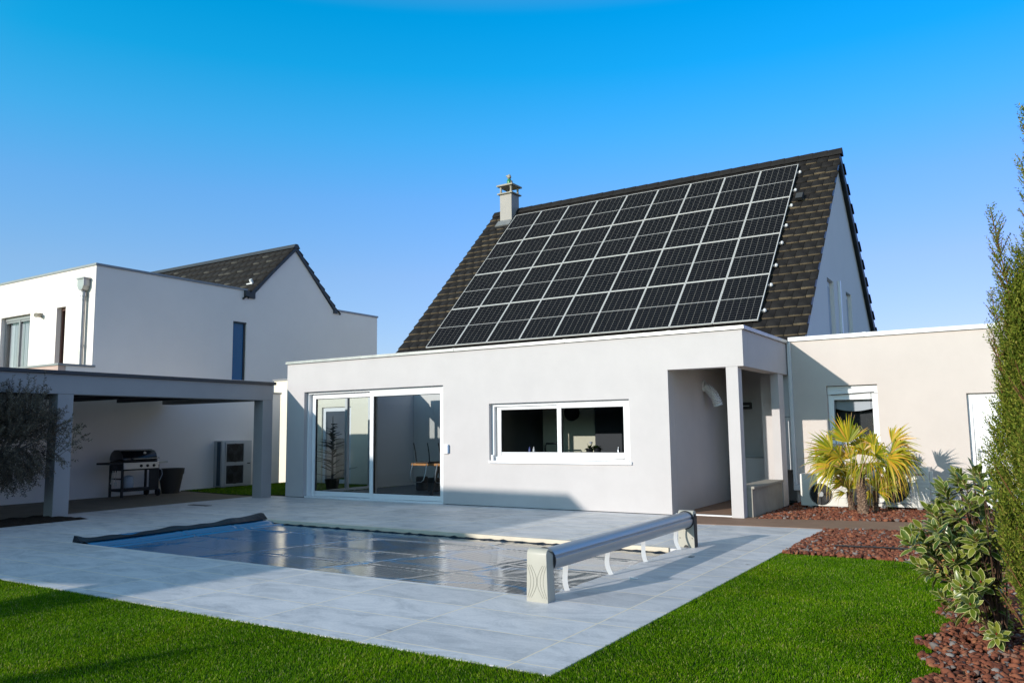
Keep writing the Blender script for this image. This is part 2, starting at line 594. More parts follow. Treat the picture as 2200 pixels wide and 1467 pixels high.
M['green_glaze'] = mat('green_glaze', (0.02, 0.20, 0.07), 0.3, 0.5)
M['old_stone'] = mat('old_stone', (0.34, 0.31, 0.25), 0.9, 0.2, bump=(30, 0.7, 0.01), var=(14, 0.35))
M['chimney_skin'] = mat('chimney_skin', (0.36, 0.335, 0.305), 0.7, 0.3, var=(3, 0.06))
M['wicker'] = mat('wicker', (0.03, 0.025, 0.022), 0.7, 0.3, bump=(60, 1.0, 0.01))
M['sofa'] = mat('sofa', (0.46, 0.44, 0.33), 0.8, 0.2, bump=(40, 0.2, 0.004))
M['hose'] = mat('hose', (0.015, 0.015, 0.016), 0.4, 0.4)
M['blue_side'] = mat('blue_side', (0.16, 0.26, 0.42), 0.4, 0.5)
M['arc'] = mat('arc', (0.33, 0.315, 0.26), 0.5, 0.4)
M['sky_reflection'] = mat('sky_reflection', (0.006, 0.11, 0.26), 0.12, 0.3)  # even blue standing in for the mirrored sky
M['bottle_blue'] = mat('bottle_blue', (0.05, 0.08, 0.35), 0.25, 0.5)
M['glass'] = mat_glass('glass', (0.80, 0.84, 0.86), 1.5, 1.0)
M['glass_dark'] = mat_glass('glass_dark', (0.72, 0.75, 0.78), 1.5, 1.0)
M['glass_mirror'] = mat_glass('glass_mirror', (0.10, 0.13, 0.16), 1.9, 2.2)
M['glass_blue'] = mat_glass('glass_blue', (0.05, 0.08, 0.12), 2.2, 3.2)
M['stone'] = mat_stone()
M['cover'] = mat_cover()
M['grass'] = mat_leaf('grass_blades', [(0.0, (0.050, 0.142, 0.001)), (0.45, (0.102, 0.245, 0.002)), (0.86, (0.18, 0.34, 0.004)), (0.94, (0.32, 0.39, 0.05)), (1.0, (0.50, 0.50, 0.20))], 0.4, 0.6, 0.04, patch=1.6)
M['palm_leaf'] = mat_leaf('palm_leaf', [(0.0, (0.15, 0.20, 0.010)), (0.36, (0.31, 0.32, 0.014)), (0.66, (0.54, 0.44, 0.02)), (0.90, (0.66, 0.36, 0.03)), (1.0, (0.52, 0.31, 0.16))], 0.3, 0.4, 0.4)
M['palm_dry'] = mat_leaf('palm_dry', [(0.0, (0.38, 0.25, 0.06)), (1.0, (0.48, 0.30, 0.16))], 0.25, 0.6, 0.3)
M['petiole'] = mat('petiole', (0.30, 0.26, 0.04), 0.5, 0.4, var=(10, 0.3))
M['cypress_leaf'] = mat_leaf('cypress_leaf', [(0.0, (0.065, 0.105, 0.014)), (0.4, (0.14, 0.19, 0.02)), (0.8, (0.25, 0.275, 0.034)), (1.0, (0.30, 0.25, 0.06))], 0.25, 0.7, 0.12)
M['olive_leaf'] = mat_leaf('olive_leaf', [(0.0, (0.075, 0.055, 0.036)), (0.6, (0.125, 0.100, 0.066)), (1.0, (0.28, 0.23, 0.16))], 0.2, 0.6, 0.2)
M['shrub_leaf'] = mat_leaf('shrub_leaf', [(0.0, (0.055, 0.105, 0.010)), (0.5, (0.13, 0.18, 0.018)), (1.0, (0.26, 0.28, 0.04))], 0.25, 0.30, 0.45, attr='rim', edge=(0.62, 0.60, 0.25))
M['fir_leaf'] = mat_leaf('fir_leaf', [(0.0, (0.008, 0.018, 0.010)), (1.0, (0.02, 0.04, 0.02))], 0.1, 0.6, 0.3)
M['plant_leaf'] = mat_leaf('plant_leaf', [(0.0, (0.02, 0.06, 0.015)), (1.0, (0.06, 0.12, 0.02))], 0.2, 0.4, 0.4)
M['lava'] = mat_leaf('lava_rock', [(0.0, (0.095, 0.034, 0.022)), (0.35, (0.185, 0.062, 0.036)), (0.75, (0.245, 0.090, 0.050)), (0.86, (0.31, 0.13, 0.065)), (0.93, (0.16, 0.135, 0.125)), (1.0, (0.25, 0.22, 0.20))], 0.0, 0.9, 0.15)


# ------------------------------------------------------------------ mesh building
class MB:
    """collects shapes (world coordinates) into one mesh"""

    def __init__(s):
        s.v, s.f, s.m = [], [], []

    def poly(s, pts, mi=0):
        b = len(s.v)
        s.v += [tuple(p) for p in pts]
        s.f.append(tuple(range(b, b + len(pts))))
        s.m.append(mi)
        return s

    def box(s, x0, x1, y0, y1, z0, z1, mi=0):
        b = len(s.v)
        s.v += [(x0, y0, z0), (x1, y0, z0), (x1, y1, z0), (x0, y1, z0), (x0, y0, z1), (x1, y0, z1), (x1, y1, z1), (x0, y1, z1)]
        for q in ((0, 3, 2, 1), (4, 5, 6, 7), (0, 1, 5, 4), (1, 2, 6, 5), (2, 3, 7, 6), (3, 0, 4, 7)):
            s.f.append(tuple(b + i for i in q))
            s.m.append(mi)
        return s

    def prism(s, pts, axis, a, b_, mi=0):
        """polygon (two coordinates in the order of the other axes) drawn out along an axis"""
        def P(p, w):
            q = list(p)
            q.insert(axis, w)
            return tuple(q)
        n = len(pts)
        b = len(s.v)
        s.v += [P(p, a) for p in pts] + [P(p, b_) for p in pts]
        s.f.append(tuple(b + i for i in range(n)))
        s.f.append(tuple(b + n + i for i in reversed(range(n))))
        s.m += [mi, mi]
        for i in range(n):
            j = (i + 1) % n
            s.f.append((b + i, b + j, b + n + j, b + n + i))
            s.m.append(mi)
        return s

    def tube(s, path, r, n=8, mi=0, cap=True):
        path = [Vector(p) for p in path]
        rs = r if isinstance(r, (list, tuple)) else [r] * len(path)
        b = len(s.v)
        up = None
        for i, p in enumerate(path):
            d = (path[min(i + 1, len(path) - 1)] - path[max(i - 1, 0)])
            if d.length < 1e-9:
                d = Vector((0, 0, 1))
            d.normalize()
            if up is None:
                up = Vector((0, 0, 1)) if abs(d.z) < 0.9 else Vector((1, 0, 0))
            x = d.cross(up)
            if x.length < 1e-6:
                x = d.orthogonal()
            x.normalize()
            y = x.cross(d).normalized()
            up = y
            for k in range(n):
                a = 2 * math.pi * k / n
                s.v.append(tuple(p + (x * math.cos(a) + y * math.sin(a)) * rs[i]))
        for i in range(len(path) - 1):
            for k in range(n):
                k2 = (k + 1) % n
                s.f.append((b + i * n + k, b + i * n + k2, b + (i + 1) * n + k2, b + (i + 1) * n + k))
                s.m.append(mi)
        if cap:
            s.f.append(tuple(b + k for k in reversed(range(n))))
            s.f.append(tuple(b + (len(path) - 1) * n + k for k in range(n)))
            s.m += [mi, mi]
        return s

    def lathe(s, prof, c, n=24, axis='z', mi=0):
        b = len(s.v)
        c = Vector(c)
        for r, h in prof:
            for k in range(n):
                a = 2 * math.pi * k / n
                u, w = r * math.cos(a), r * math.sin(a)
                q = {'z': (u, w, h), 'y': (u, h, w), 'x': (h, u, w)}[axis]
                s.v.append(tuple(c + Vector(q)))
        for i in range(len(prof) - 1):
            for k in range(n):
                k2 = (k + 1) % n
                s.f.append((b + i * n + k, b + i * n + k2, b + (i + 1) * n + k2, b + (i + 1) * n + k))
                s.m.append(mi)
        s.f.append(tuple(b + k for k in reversed(range(n))))
        s.f.append(tuple(b + (len(prof) - 1) * n + k for k in range(n)))
        s.m += [mi, mi]
        return s

    def frame(s, x0, x1, z0, z1, y0, y1, w, wb=None, mi=0):
        """four bars round an opening in an xz plane, mitred by butting"""
        wb = wb or w
        s.box(x0, x0 + w, y0, y1, z0, z1, mi)
        s.box(x1 - w, x1, y0, y1, z0, z1, mi)
        s.box(x0 + w, x1 - w, y0, y1, z1 - w, z1, mi)
        s.box(x0 + w, x1 - w, y0, y1, z0, z0 + wb, mi)
        return s

    def wall(s, u0, u1, z0, z1, w0, w1, holes=(), axis='y', mi=0):
        """wall with rectangular openings; axis = the axis of its thickness"""
        us = sorted({u0, u1, *[h[0] for h in holes], *[h[1] for h in holes]})
        zs = sorted({z0, z1, *[h[2] for h in holes], *[h[3] for h in holes]})
        us = [u for u in us if u0 <= u <= u1]
        zs = [z for z in zs if z0 <= z <= z1]

        def P(u, w, z):
            return (u, w, z) if axis == 'y' else ((w, u, z) if axis == 'x' else (u, z, w))

        def solid(i, j):
            if i < 0 or j < 0 or i >= len(us) - 1 or j >= len(zs) - 1:
                return False
            cu, cz = (us[i] + us[i + 1]) / 2, (zs[j] + zs[j + 1]) / 2
            return not any(h[0] < cu < h[1] and h[2] < cz < h[3] for h in holes)
        for i in range(len(us) - 1):
            for j in range(len(zs) - 1):
                if not solid(i, j):
                    continue
                a, b, c, d = us[i], us[i + 1], zs[j], zs[j + 1]
                s.poly([P(a, w0, c), P(b, w0, c), P(b, w0, d), P(a, w0, d)], mi)
                s.poly([P(b, w1, c), P(a, w1, c), P(a, w1, d), P(b, w1, d)], mi)
                if not solid(i - 1, j):
                    s.poly([P(a, w1, c), P(a, w0, c), P(a, w0, d), P(a, w1, d)], mi)
                if not solid(i + 1, j):
                    s.poly([P(b, w0, c), P(b, w1, c), P(b, w1, d), P(b, w0, d)], mi)
                if not solid(i, j - 1):
                    s.poly([P(a, w0, c), P(a, w1, c), P(b, w1, c), P(b, w0, c)], mi)
                if not solid(i, j + 1):
                    s.poly([P(a, w0, d), P(b, w0, d), P(b, w1, d), P(a, w1, d)], mi)
        return s


OFF = {}


def build(name, mb, mats, parent=None, smooth=False, bevel=0.0, weld=True, off=None, fix=True):
    off = Vector(off) if off is not None else (OFF[parent.name] if parent else Vector((0, 0, 0)))
    me = bpy.data.meshes.new(name)
    me.from_pydata([tuple(Vector(p) - off) for p in mb.v], [], mb.f)
    for m in (mats if isinstance(mats, (list, tuple)) else [mats]):
        me.materials.append(M[m])
    me.polygons.foreach_set('material_index', mb.m)
    if fix or bevel:
        bm = bmesh.new()
        bm.from_mesh(me)
        if weld:
            bmesh.ops.remove_doubles(bm, verts=bm.verts, dist=1e-5)
        if fix:
            bmesh.ops.recalc_face_normals(bm, faces=bm.faces)
        if bevel:
            ed = [e for e in bm.edges if len(e.link_faces) == 2 and e.calc_face_angle(0) > 0.5]
            bmesh.ops.bevel(bm, geom=ed, offset=bevel, segments=2, profile=0.6, affect='EDGES', clamp_overlap=True)
        bm.to_mesh(me)
        bm.free()
    if smooth:
        me.polygons.foreach_set('use_smooth', [True] * len(me.polygons))
        try:
            me.set_sharp_from_angle(angle=R_(38))
        except Exception:
            pass
    me.update()
    o = bpy.data.objects.new(name, me)
    COL.objects.link(o)
    if parent:
        o.parent = parent
    OFF[o.name] = off
    if not parent and off.length:
        o.location = off
    return o


def build_np(name, V, Fa, mats, parent=None, mi=None, attr=None, off=None, smooth=False):
    """big meshes straight from arrays; Fa is (n, 3) or (n, 4)"""
    off = np.array(off if off is not None else (OFF[parent.name] if parent else (0, 0, 0)), float)
    me = bpy.data.meshes.new(name)
    V = np.asarray(V, np.float32) - off.astype(np.float32)
    Fa = np.asarray(Fa, np.int32)
    k = Fa.shape[1]
    me.vertices.add(len(V))
    me.vertices.foreach_set('co', V.ravel())
    me.loops.add(Fa.size)
    me.loops.foreach_set('vertex_index', Fa.ravel())
    me.polygons.add(len(Fa))
    me.polygons.foreach_set('loop_start', np.arange(0, Fa.size, k, dtype=np.int32))
    for m in (mats if isinstance(mats, (list, tuple)) else [mats]):
        me.materials.append(M[m])
    if mi is not None:
        me.polygons.foreach_set('material_index', np.asarray(mi, np.int32))
    if smooth:
        me.polygons.foreach_set('use_smooth', np.ones(len(Fa), bool))
    if attr is not None:
        a = me.attributes.new(attr[0], 'FLOAT', 'POINT')
        a.data.foreach_set('value', np.asarray(attr[1], np.float32))
    me.update(calc_edges=True)
    me.validate()
    o = bpy.data.objects.new(name, me)
    COL.objects.link(o)
    if parent:
        o.parent = parent
    OFF[o.name] = Vector(off)
    if not parent:
        o.location = Vector(off)
    return o


def thing(name, label, cat, loc=(0, 0, 0), group=None):
    o = bpy.data.objects.new(name, None)
    o.empty_display_size = 0.2
    COL.objects.link(o)
    o.location = loc
    OFF[o.name] = Vector(loc)
    return tag(o, label, cat, group)


def tag(o, label, cat, group=None):
    o['label'] = label
    o['category'] = cat
    if group:
        o['group'] = group
    return o


def kind(o, k, label=None):
    o['kind'] = k
    if label:
        o['label'] = label
    return o


def dup(root, loc, rotz, label, group=None):
    def cp(o, parent):
        c = o.copy()
        COL.objects.link(c)
        c.parent = parent
        OFF[c.name] = OFF[o.name]
        for ch in [q for q in bpy.data.objects if q.parent == o]:
            cp(ch, c)
        return c
    c = cp(root, None)
    c.location = loc
    c.rotation_euler.z = rotz
    c['label'] = label
    if group:
        c['group'] = group
    return c


# ================================================================== the setting
YF = 12.71                       # plane of the pool house facade
XL, XR = -14.17, -3.68           # its ends
PX0, PX1, PY0, PY1 = -10.78, -3.55, 6.08, 9.22     # pool opening

g = MB()
g.poly([(-400, -400, -0.3), (400, -400, -0.3), (400, 400, -0.3), (-400, 400, -0.3)])
kind(build('ground', g, 'garden'), 'structure')

g = MB()
g.wall(-14.95, -2.42, 4.2, 12.74, -0.3, 0.0, holes=[(PX0, PX1, PY0, PY1), (-14.95, -13.7, 4.2, 7.94)], axis='z')
terrace = kind(build('terrace', g, 'stone', bevel=0.0), 'structure')

g = MB()
g.box(-18.2, -14.953, 2.0, 16.3, -0.3, -0.004)
g.box(-14.953, -14.2, 12.74, 12.9, -0.3, -0.004)
kind(build('carport_floor', g, 'tan_floor'), 'structure')

g = MB()
g.prism([(-4.97, 11.58), (-3.78, 11.77), (-2.43, 11.9), (-1.25, 12.2), (2.5, 13.0), (2.5, 13.95), (-1.34, 13.29), (-2.88, 12.98), (-3.62, 12.78), (-3.9, 16.0), (-4.96, 16.0)], 2, -0.2, 0.006)
kind(build('path', g, 'decking'), 'structure')
g = MB()
g.box(-4.955, -3.975, 12.80, 12.86, 0.006, 0.026)
tag(build('threshold_strip', g, 'white_metal'), 'thin pale threshold strip across the floor of the open porch', 'threshold')

g = MB()
g.poly([(-24, -6, -0.010), (-0.5, -6, -0.010), (-0.5, 4.2, -0.010), (-24, 4.2, -0.010)])
g.poly([(-2.42, 4.2, -0.010), (-0.5, 4.2, -0.010), (-0.5, 9.48, -0.010), (-2.42, 9.48, -0.010)])
kind(build('lawn', g, 'turf_base'), 'structure')

g = MB()
g.poly([(-2.42, 9.48, -0.025), (3, 9.48, -0.025), (3, 12.9, -0.025), (-2.42, 11.95, -0.025)])
g.poly([(-0.62, 2, -0.018), (3, 2, -0.018), (3, 9.48, -0.018), (-0.62, 9.48, -0.018)])
g.poly([(-3.66, 12.8, -0.012), (4, 13.2, -0.012), (4, 15.7, -0.012), (-3.66, 15.7, -0.012)])
kind(build('gravel_bed', g, 'gravel_base'), 'structure')

# soil bed beneath the olive
nx, ny = 14, 44
gx, gy = np.meshgrid(np.linspace(-14.95, -13.7, nx), np.linspace(2.6, 7.94, ny), indexing='ij')
gz = 0.012 + 0.03 * rng.random(gx.shape)
gz[0], gz[-1], gz[:, -1] = -0.01, -0.01, -0.01
idx = np.arange(nx * ny).reshape(nx, ny)
Fq = np.stack([idx[:-1, :-1], idx[1:, :-1], idx[1:, 1:], idx[:-1, 1:]], -1).reshape(-1, 4)
kind(build_np('soil_bed', np.stack([gx, gy, gz], -1).reshape(-1, 3), Fq, 'soil'), 'structure')

g = MB()
g.prism([(-18.3, 12.95), (-16.0, 12.62), (-15.0, 12.58), (-14.72, 13.0), (-14.2, 13.3), (-14.2, 16.6), (-18.3, 16.6)], 2, -0.2, 0.004)
kind(build('turf_patch', g, 'turf_base'), 'structure')

# grass blades -----------------------------------------------------------


def blades(P, hgt, wid):
    n = len(P)
    a = rng.uniform(0, 2 * np.pi, n)
    # neighbouring blades lean alike, as trodden turf does
    lean_dir = 2.2 * np.sin(P[:, 0] * 3.1 + 1.3 * np.sin(P[:, 1] * 2.3)) + rng.normal(0, 1.0, n)
    lean = np.abs(rng.normal(0.55, 0.3, n))
    h = hgt * rng.uniform(0.65, 1.2, n)
    w = wid * rng.uniform(0.7, 1.2, n)
    u = np.stack([np.cos(a), np.sin(a), np.zeros(n)], -1)
    ld = np.stack([np.cos(lean_dir), np.sin(lean_dir), np.zeros(n)], -1)
    mid = P + np.array([0, 0, 1]) * (h * 0.6)[:, None] + ld * (h * lean * 0.35)[:, None]
    tip = P + np.array([0, 0, 1]) * (h * (1 - 0.25 * lean))[:, None] + ld * (h * lean)[:, None]
    V = np.stack([P - u * w[:, None] / 2, P + u * w[:, None] / 2, mid + u * w[:, None] * 0.42, tip, mid - u * w[:, None] * 0.42], 1)
    b = np.arange(n)[:, None] * 5
    F1 = np.concatenate([b + np.array([[0, 1, 2, 4]]), b + np.array([[4, 2, 3, 3]])], 0)
    tri = np.concatenate([b + np.array([[0, 1, 2]]), b + np.array([[0, 2, 4]]), b + np.array([[4, 2, 3]])], 0)
    return V.reshape(-1, 3), tri


def scatter(x0, x1, y0, y1, dens, z=0.0, margin=0.10):
    n = int((x1 - x0) * (y1 - y0) * dens)
    P = np.stack([rng.uniform(x0, x1, n), rng.uniform(y0, y1, n), np.full(n, z)], -1)
    return P[seen(P, margin)]


P = np.concatenate([scatter(-11.5, -2.40, 1.6, 4.20, 15000, -0.010), scatter(-2.425, -0.5, 2.6, 9.46, 15000, -0.010)])
edge = -0.57 + 0.06 * np.sin(P[:, 1] * 5.0) + 0.04 * np.sin(P[:, 1] * 13 + 1)
P = P[P[:, 0] < edge]
far = np.hypot(P[:, 0], P[:, 1])
P = P[rng.random(len(P)) < np.clip(6.5 / far, 0.35, 1)]
V, T = blades(P, 0.020, 0.0036)
kind(tag(build_np('grass', V, T, 'grass'), 'short bright green artificial grass of the lawn', 'grass'), 'stuff')
Pt = scatter(-18.2, -14.0, 12.7, 16.4, 1500, 0.0, 0.02)
Pt = Pt[(Pt[:, 1] > 12.66 + np.clip((Pt[:, 0] + 15.0) * 0.95, 0, 9)) & (Pt[:, 1] > 12.95 - (Pt[:, 0] + 18.3) * 0.12)]
V, T = blades(Pt, 0.03, 0.008)
kind(tag(build_np('turf_grass', V, T, 'grass'), 'dark green turf strip below the twin-fan heat pump', 'grass'), 'stuff')

# red lava gravel --------------------------------------------------------


def rock_templates(n=7):
    out = []
    for k in range(n):
        bm = bmesh.new()
        bmesh.ops.create_icosphere(bm, subdivisions=2, radius=1.0)
        ph = rng.uniform(0, 6, 9)
        for v in bm.verts:
            c = v.co
            d = 1 + 0.22 * math.sin(3 * c.x + ph[0]) * math.sin(2.6 * c.y + ph[1]) + 0.18 * math.sin(4.1 * c.z + ph[2] + 2 * c.x) + rng.normal(0, 0.12)
            v.co = c * d
            v.co.z *= 0.72
        V = np.array([v.co[:] for v in bm.verts])
        T = np.array([[q.index for q in f.verts] for f in bm.faces])
        bm.free()
        out.append((V, T))
    return out


RT = rock_templates()


def rocks(P, size):
    Vs, Ts, base = [], [], 0
    for i, p in enumerate(P):
        V, T = RT[i % len(RT)]
        a, b = rng.uniform(0, 2 * math.pi, 2)
        ca, sa, cb, sb = math.cos(a), math.sin(a), math.cos(b * 0.2), math.sin(b * 0.2)
        Rm = np.array([[ca, -sa, 0], [sa, ca, 0], [0, 0, 1]]) @ np.array([[1, 0, 0], [0, cb, -sb], [0, sb, cb]])
        s = size * (0.55 + 0.95 * rng.random() ** 1.6) * np.array([rng.uniform(0.8, 1.25), rng.uniform(0.8, 1.2), rng.uniform(0.8, 1.1)])
        Vs.append((V * s) @ Rm.T + p)
        Ts.append(T + base)
        base += len(V)
    return np.concatenate(Vs), np.concatenate(Ts)


def bumpy(P, amp=0.02):
    P = P.copy()
    P[:, 2] += amp * (0.5 + 0.5 * np.sin(P[:, 0] * 3.3 + 1) * np.sin(P[:, 1] * 2.9)) + rng.uniform(-0.004, 0.012, len(P))
    return P


Pm = scatter(-2.40, 1.6, 9.50, 12.3, 1050, -0.012, 0.06)
Pm = Pm[Pm[:, 1] < 11.86 + np.clip(Pm[:, 0] + 2.43, 0, 9) * 0.24]
Pn = scatter(-0.72, 1.4, 3.6, 9.5, 1200, -0.012, 0.08)
Pn = Pn[(Pn[:, 0] > -0.60 + 0.06 * np.sin(Pn[:, 1] * 5.0) + 0.04 * np.sin(Pn[:, 1] * 13 + 1))]
Pb = scatter(-3.6, 1.0, 12.85, 15.5, 800, -0.01, 0.04)
Pb = Pb[Pb[:, 1] > 12.86 + np.clip(Pb[:, 0] + 3.4, 0, 9) * 0.205]
V1, T1 = rocks(bumpy(Pm), 0.0215)
V2, T2 = rocks(bumpy(Pn), 0.0200)
V3, T3 = rocks(bumpy(Pb, 0.03), 0.0235)
V = np.concatenate([V1, V2, V3])
T = np.concatenate([T1, T2 + len(V1), T3 + len(V1) + len(V2)])
kind(tag(build_np('gravel', V, T, 'lava'), 'loose red lava gravel filling the planting beds', 'gravel'), 'stuff')

# irrigation hose, drain cover
g = MB()
g.tube([(-1.95, 10.10, 0.035), (-1.42, 10.13, 0.042), (-1.03, 10.16, 0.04), (-0.55, 10.1, 0.045), (0.2, 9.9, 0.03)], 0.009, 8)
tag(build('irrigation_hose', g, 'hose', smooth=True), 'thin black irrigation hose lying on the red gravel', 'hose')
g = MB()
g.box(-14.42, -13.82, 10.37, 10.5, 0.002, 0.008)
tag(build('drain_cover', g, 'black'), 'small dark drain cover set in the paving near the carport', 'drain cover')

# ================================================================== pool house
ph = thing('pool_house', 'low white flat-roofed extension with patio door, wide window and corner porch', 'house', (-9, YF, 0))
DOOR = (-13.61, -9.69, 0.0, 2.338)
WIN = (-8.59, -5.68, 0.835, 1.936)
g = MB()
g.wall(XL, XR, 0.012, 2.99, YF, YF + 0.28, holes=[(DOOR[0], DOOR[1], 0.012, DOOR[3]), WIN, (-4.96, XR, 0.012, 2.40)])
g.box(-5.2, -4.96, YF + 0.283, 16.2, 0.0, 2.62)                 # porch side wall
g.wall(YF + 0.283, 15.6, 2.40, 2.99, -3.93, XR, axis='x')        # beam over the porch side
g.box(-5.2, -3.7, 16.203, 16.4, 0.0, 2.62)                       # back of the porch
g.box(-4.85, -4.13, 15.75, 16.2, 0.0, 0.83)                       # low block in the porch
g.box(-3.84, -3.70, 14.92, 15.28, 0.0, 2.398)                    # end pier
g.box(-4.12, -3.841, 15.30, 15.55, 0.0, 2.398)
build('wall', g, 'white_render', ph)
g = MB()
g.box(-3.97, -3.775, YF + 0.004, YF + 0.20, 0.0, 2.398)
build('porch_column', g, 'white_render', ph, bevel=0.004)
g = MB()
g.box(-3.93, -3.69, YF + 0.21, 14.798, 0.0, 0.445)
build('low_wall', g, 'concrete', ph)
g = MB()
g.box(-3.97, -3.655, YF + 0.205, 14.796, 0.447, 0.487)
build('low_wall_coping', g, 'concrete', ph, bevel=0.004)
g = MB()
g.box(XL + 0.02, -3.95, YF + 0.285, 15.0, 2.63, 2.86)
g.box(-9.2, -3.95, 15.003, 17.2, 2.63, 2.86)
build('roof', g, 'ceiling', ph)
g = MB()
for a, b in ((XL - 0.03, -11.9), (-11.895, -9.4), (-9.395, -6.9), (-6.895, -4.9), (-4.895, XR + 0.04)):
    g.box(a, b, YF - 0.04, YF + 0.32, 2.992, 3.052)
g.box(-3.98, XR + 0.04, YF + 0.322, 14.2, 2.992, 3.052)
g.box(-3.98, XR + 0.04, 14.204, 15.62, 2.992, 3.052)
for x in (-11.9, -9.4, -6.9, -4.9):
    g.box(x - 0.035, x + 0.035, YF - 0.044, YF + 0.30, 3.046, 3.058)
build('coping', g, 'zinc', ph, bevel=0.003)

# sliding door: outer frame with two leaves on two tracks
g = MB()
x0, x1, z0, z1 = DOOR
g.box(x0 + 0.004, x0 + 0.05, YF + 0.10, YF + 0.25, 0.0, 2.334)
g.box(x1 - 0.05, x1 - 0.004, YF + 0.10, YF + 0.25, 0.0, 2.334)
g.box(x0 + 0.05, x1 - 0.05, YF + 0.10, YF + 0.25, 2.29, 2.334)
g.box(x0 + 0.02, x1 - 0.02, YF + 0.02, YF + 0.25, -0.004, 0.035)
door = build('sliding_door', g, 'white_pvc', ph, bevel=0.004)
for (a, b, yy, nm) in ((-13.54, -11.64, YF + 0.185, 'l'), (-11.74, -9.745, YF + 0.115, 'r')):
    g = MB()
    g.frame(a, b, 0.036, 2.288, yy, yy + 0.06, 0.105)
    leaf = build('leaf_frame', g, 'white_pvc', door, bevel=0.005)
    g = MB()
    g.frame(a + 0.1052, b - 0.1052, 0.1412, 2.1828, yy + 0.012, yy + 0.045, 0.012)
    build('gasket', g, 'black', door)
    g = MB()
    g.poly([(a + 0.1, yy + 0.03, 0.13), (b - 0.1, yy + 0.03, 0.13), (b - 0.1, yy + 0.03, 2.19), (a + 0.1, yy + 0.03, 2.19)])
    build('pane', g, 'glass', door)
# kitchen window
g = MB()
x0, x1, z0, z1 = WIN
g.frame(x0 + 0.004, x1 - 0.004, z0 + 0.03, z1 - 0.004, YF + 0.09, YF + 0.20, 0.055, 0.07)
win = build('window', g, 'white_pvc', ph, bevel=0.004)
for (a, b, yy) in ((-8.49, -7.08, YF + 0.135), (-7.15, -5.735, YF + 0.082)):
    g = MB()
    g.frame(a, b, z0 + 0.075, z1 - 0.03, yy, yy + 0.05, 0.09, 0.105)
    build('leaf_frame', g, 'white_pvc', win, bevel=0.005)
    g = MB()
    g.frame(a + 0.0902, b - 0.0902, z0 + 0.1802, z1 - 0.1202, yy + 0.008, yy + 0.04, 0.008)
    build('gasket', g, 'black', win)
    g = MB()
    g.poly([(a + 0.085, yy + 0.028, z0 + 0.17), (b - 0.085, yy + 0.028, z0 + 0.17), (b - 0.085, yy + 0.028, z1 - 0.11), (a + 0.085, yy + 0.028, z1 - 0.11)])
    build('pane', g, 'glass_dark', win)
g = MB()
g.box(x0 - 0.002, x1 + 0.03, YF - 0.035, YF + 0.088, z0 - 0.022, z0 + 0.028)
g.box(x0 + 0.03, x0 + 0.075, YF + 0.01, YF + 0.06, z0 + 0.029, z0 + 0.13)
build('sill', g, 'white_pvc', win, bevel=0.004)

# rooms behind the glass
g = MB()
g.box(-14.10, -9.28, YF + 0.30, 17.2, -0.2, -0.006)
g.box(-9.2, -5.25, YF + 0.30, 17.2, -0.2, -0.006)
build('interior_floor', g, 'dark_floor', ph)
g = MB()
g.box(-13.3, -9.28, 17.05, 17.2, 0.0, 2.62)                       # back wall of the patio room
g.box(-9.27, -9.15, YF + 0.285, 17.2, 0.0, 2.62)                  # wall to the kitchen
g.box(-14.15, -14.03, 15.45, 17.2, 0.0, 2.62)                     # corner after the side glazing
g.box(-14.02, -13.31, 17.06, 17.19, 0.0, 2.62)
build('interior_wall', g, 'plaster', ph)
g = MB()
g.box(-8.50, -7.22, 14.6, 14.72, 0.0, 2.62)
build('kitchen_wall', g, 'cream_plaster', ph)
g = MB()
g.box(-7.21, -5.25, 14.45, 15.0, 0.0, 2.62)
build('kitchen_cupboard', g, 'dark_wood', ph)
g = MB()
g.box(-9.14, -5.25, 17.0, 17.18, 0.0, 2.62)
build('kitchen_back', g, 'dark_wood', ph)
g = MB()
g.box(-8.9, -5.3, 13.05, 13.55, 0.93, 0.965)
build('worktop', g, 'dark_wood', ph)
# side glazing of the patio room
g = MB()
for a, b in ((YF + 0.285, 13.08), (14.55, 14.63), (15.38, 15.445)):
    g.box(-14.14, -14.06, a, b, 0.0, 2.62)
for a, b in ((13.082, 14.548), (14.632, 15.378)):
    g.box(-14.13, -14.07, a, b, 2.36, 2.62)
    g.box(-14.13, -14.07, a, b, 0.0, 0.07)
sg = build('side_glazing', g, 'white_pvc', ph, bevel=0.003)
g = MB()
g.poly([(-14.10, 13.07, 0.06), (-14.10, 15.39, 0.06), (-14.10, 15.39, 2.37), (-14.10, 13.07, 2.37)])
build('pane', g, 'glass', sg)

# fittings on the pool house
t = thing('wall_keypad', 'small white box with a blue side, fixed beside the patio door', 'keypad', (-9.59, YF, 1.07))
g = MB()
g.box(-9.665, -9.55, YF - 0.045, YF - 0.001, 0.985, 1.165)
build('case', g, 'white_pvc', t, bevel=0.012)
g = MB()
g.box(-9.547, -9.53, YF - 0.040, YF - 0.001, 0.995, 1.155)
build('side_face', g, 'blue_side', t, bevel=0.006)  # bluer strip on the right side of the white case

t = thing('wall_lamp', 'black box-shaped lamp on the back wall of the porch', 'wall lamp', (-4.64, 16.2, 1.85))
g = MB()
g.box(-4.72, -4.55, 16.06, 16.198, 1.79, 1.92)
build('housing', g, 'black', t, bevel=0.006)
g = MB()
g.box(-4.70, -4.57, 16.05, 16.058, 1.84, 1.86)
build('lens', g, 'ac_grey', t)

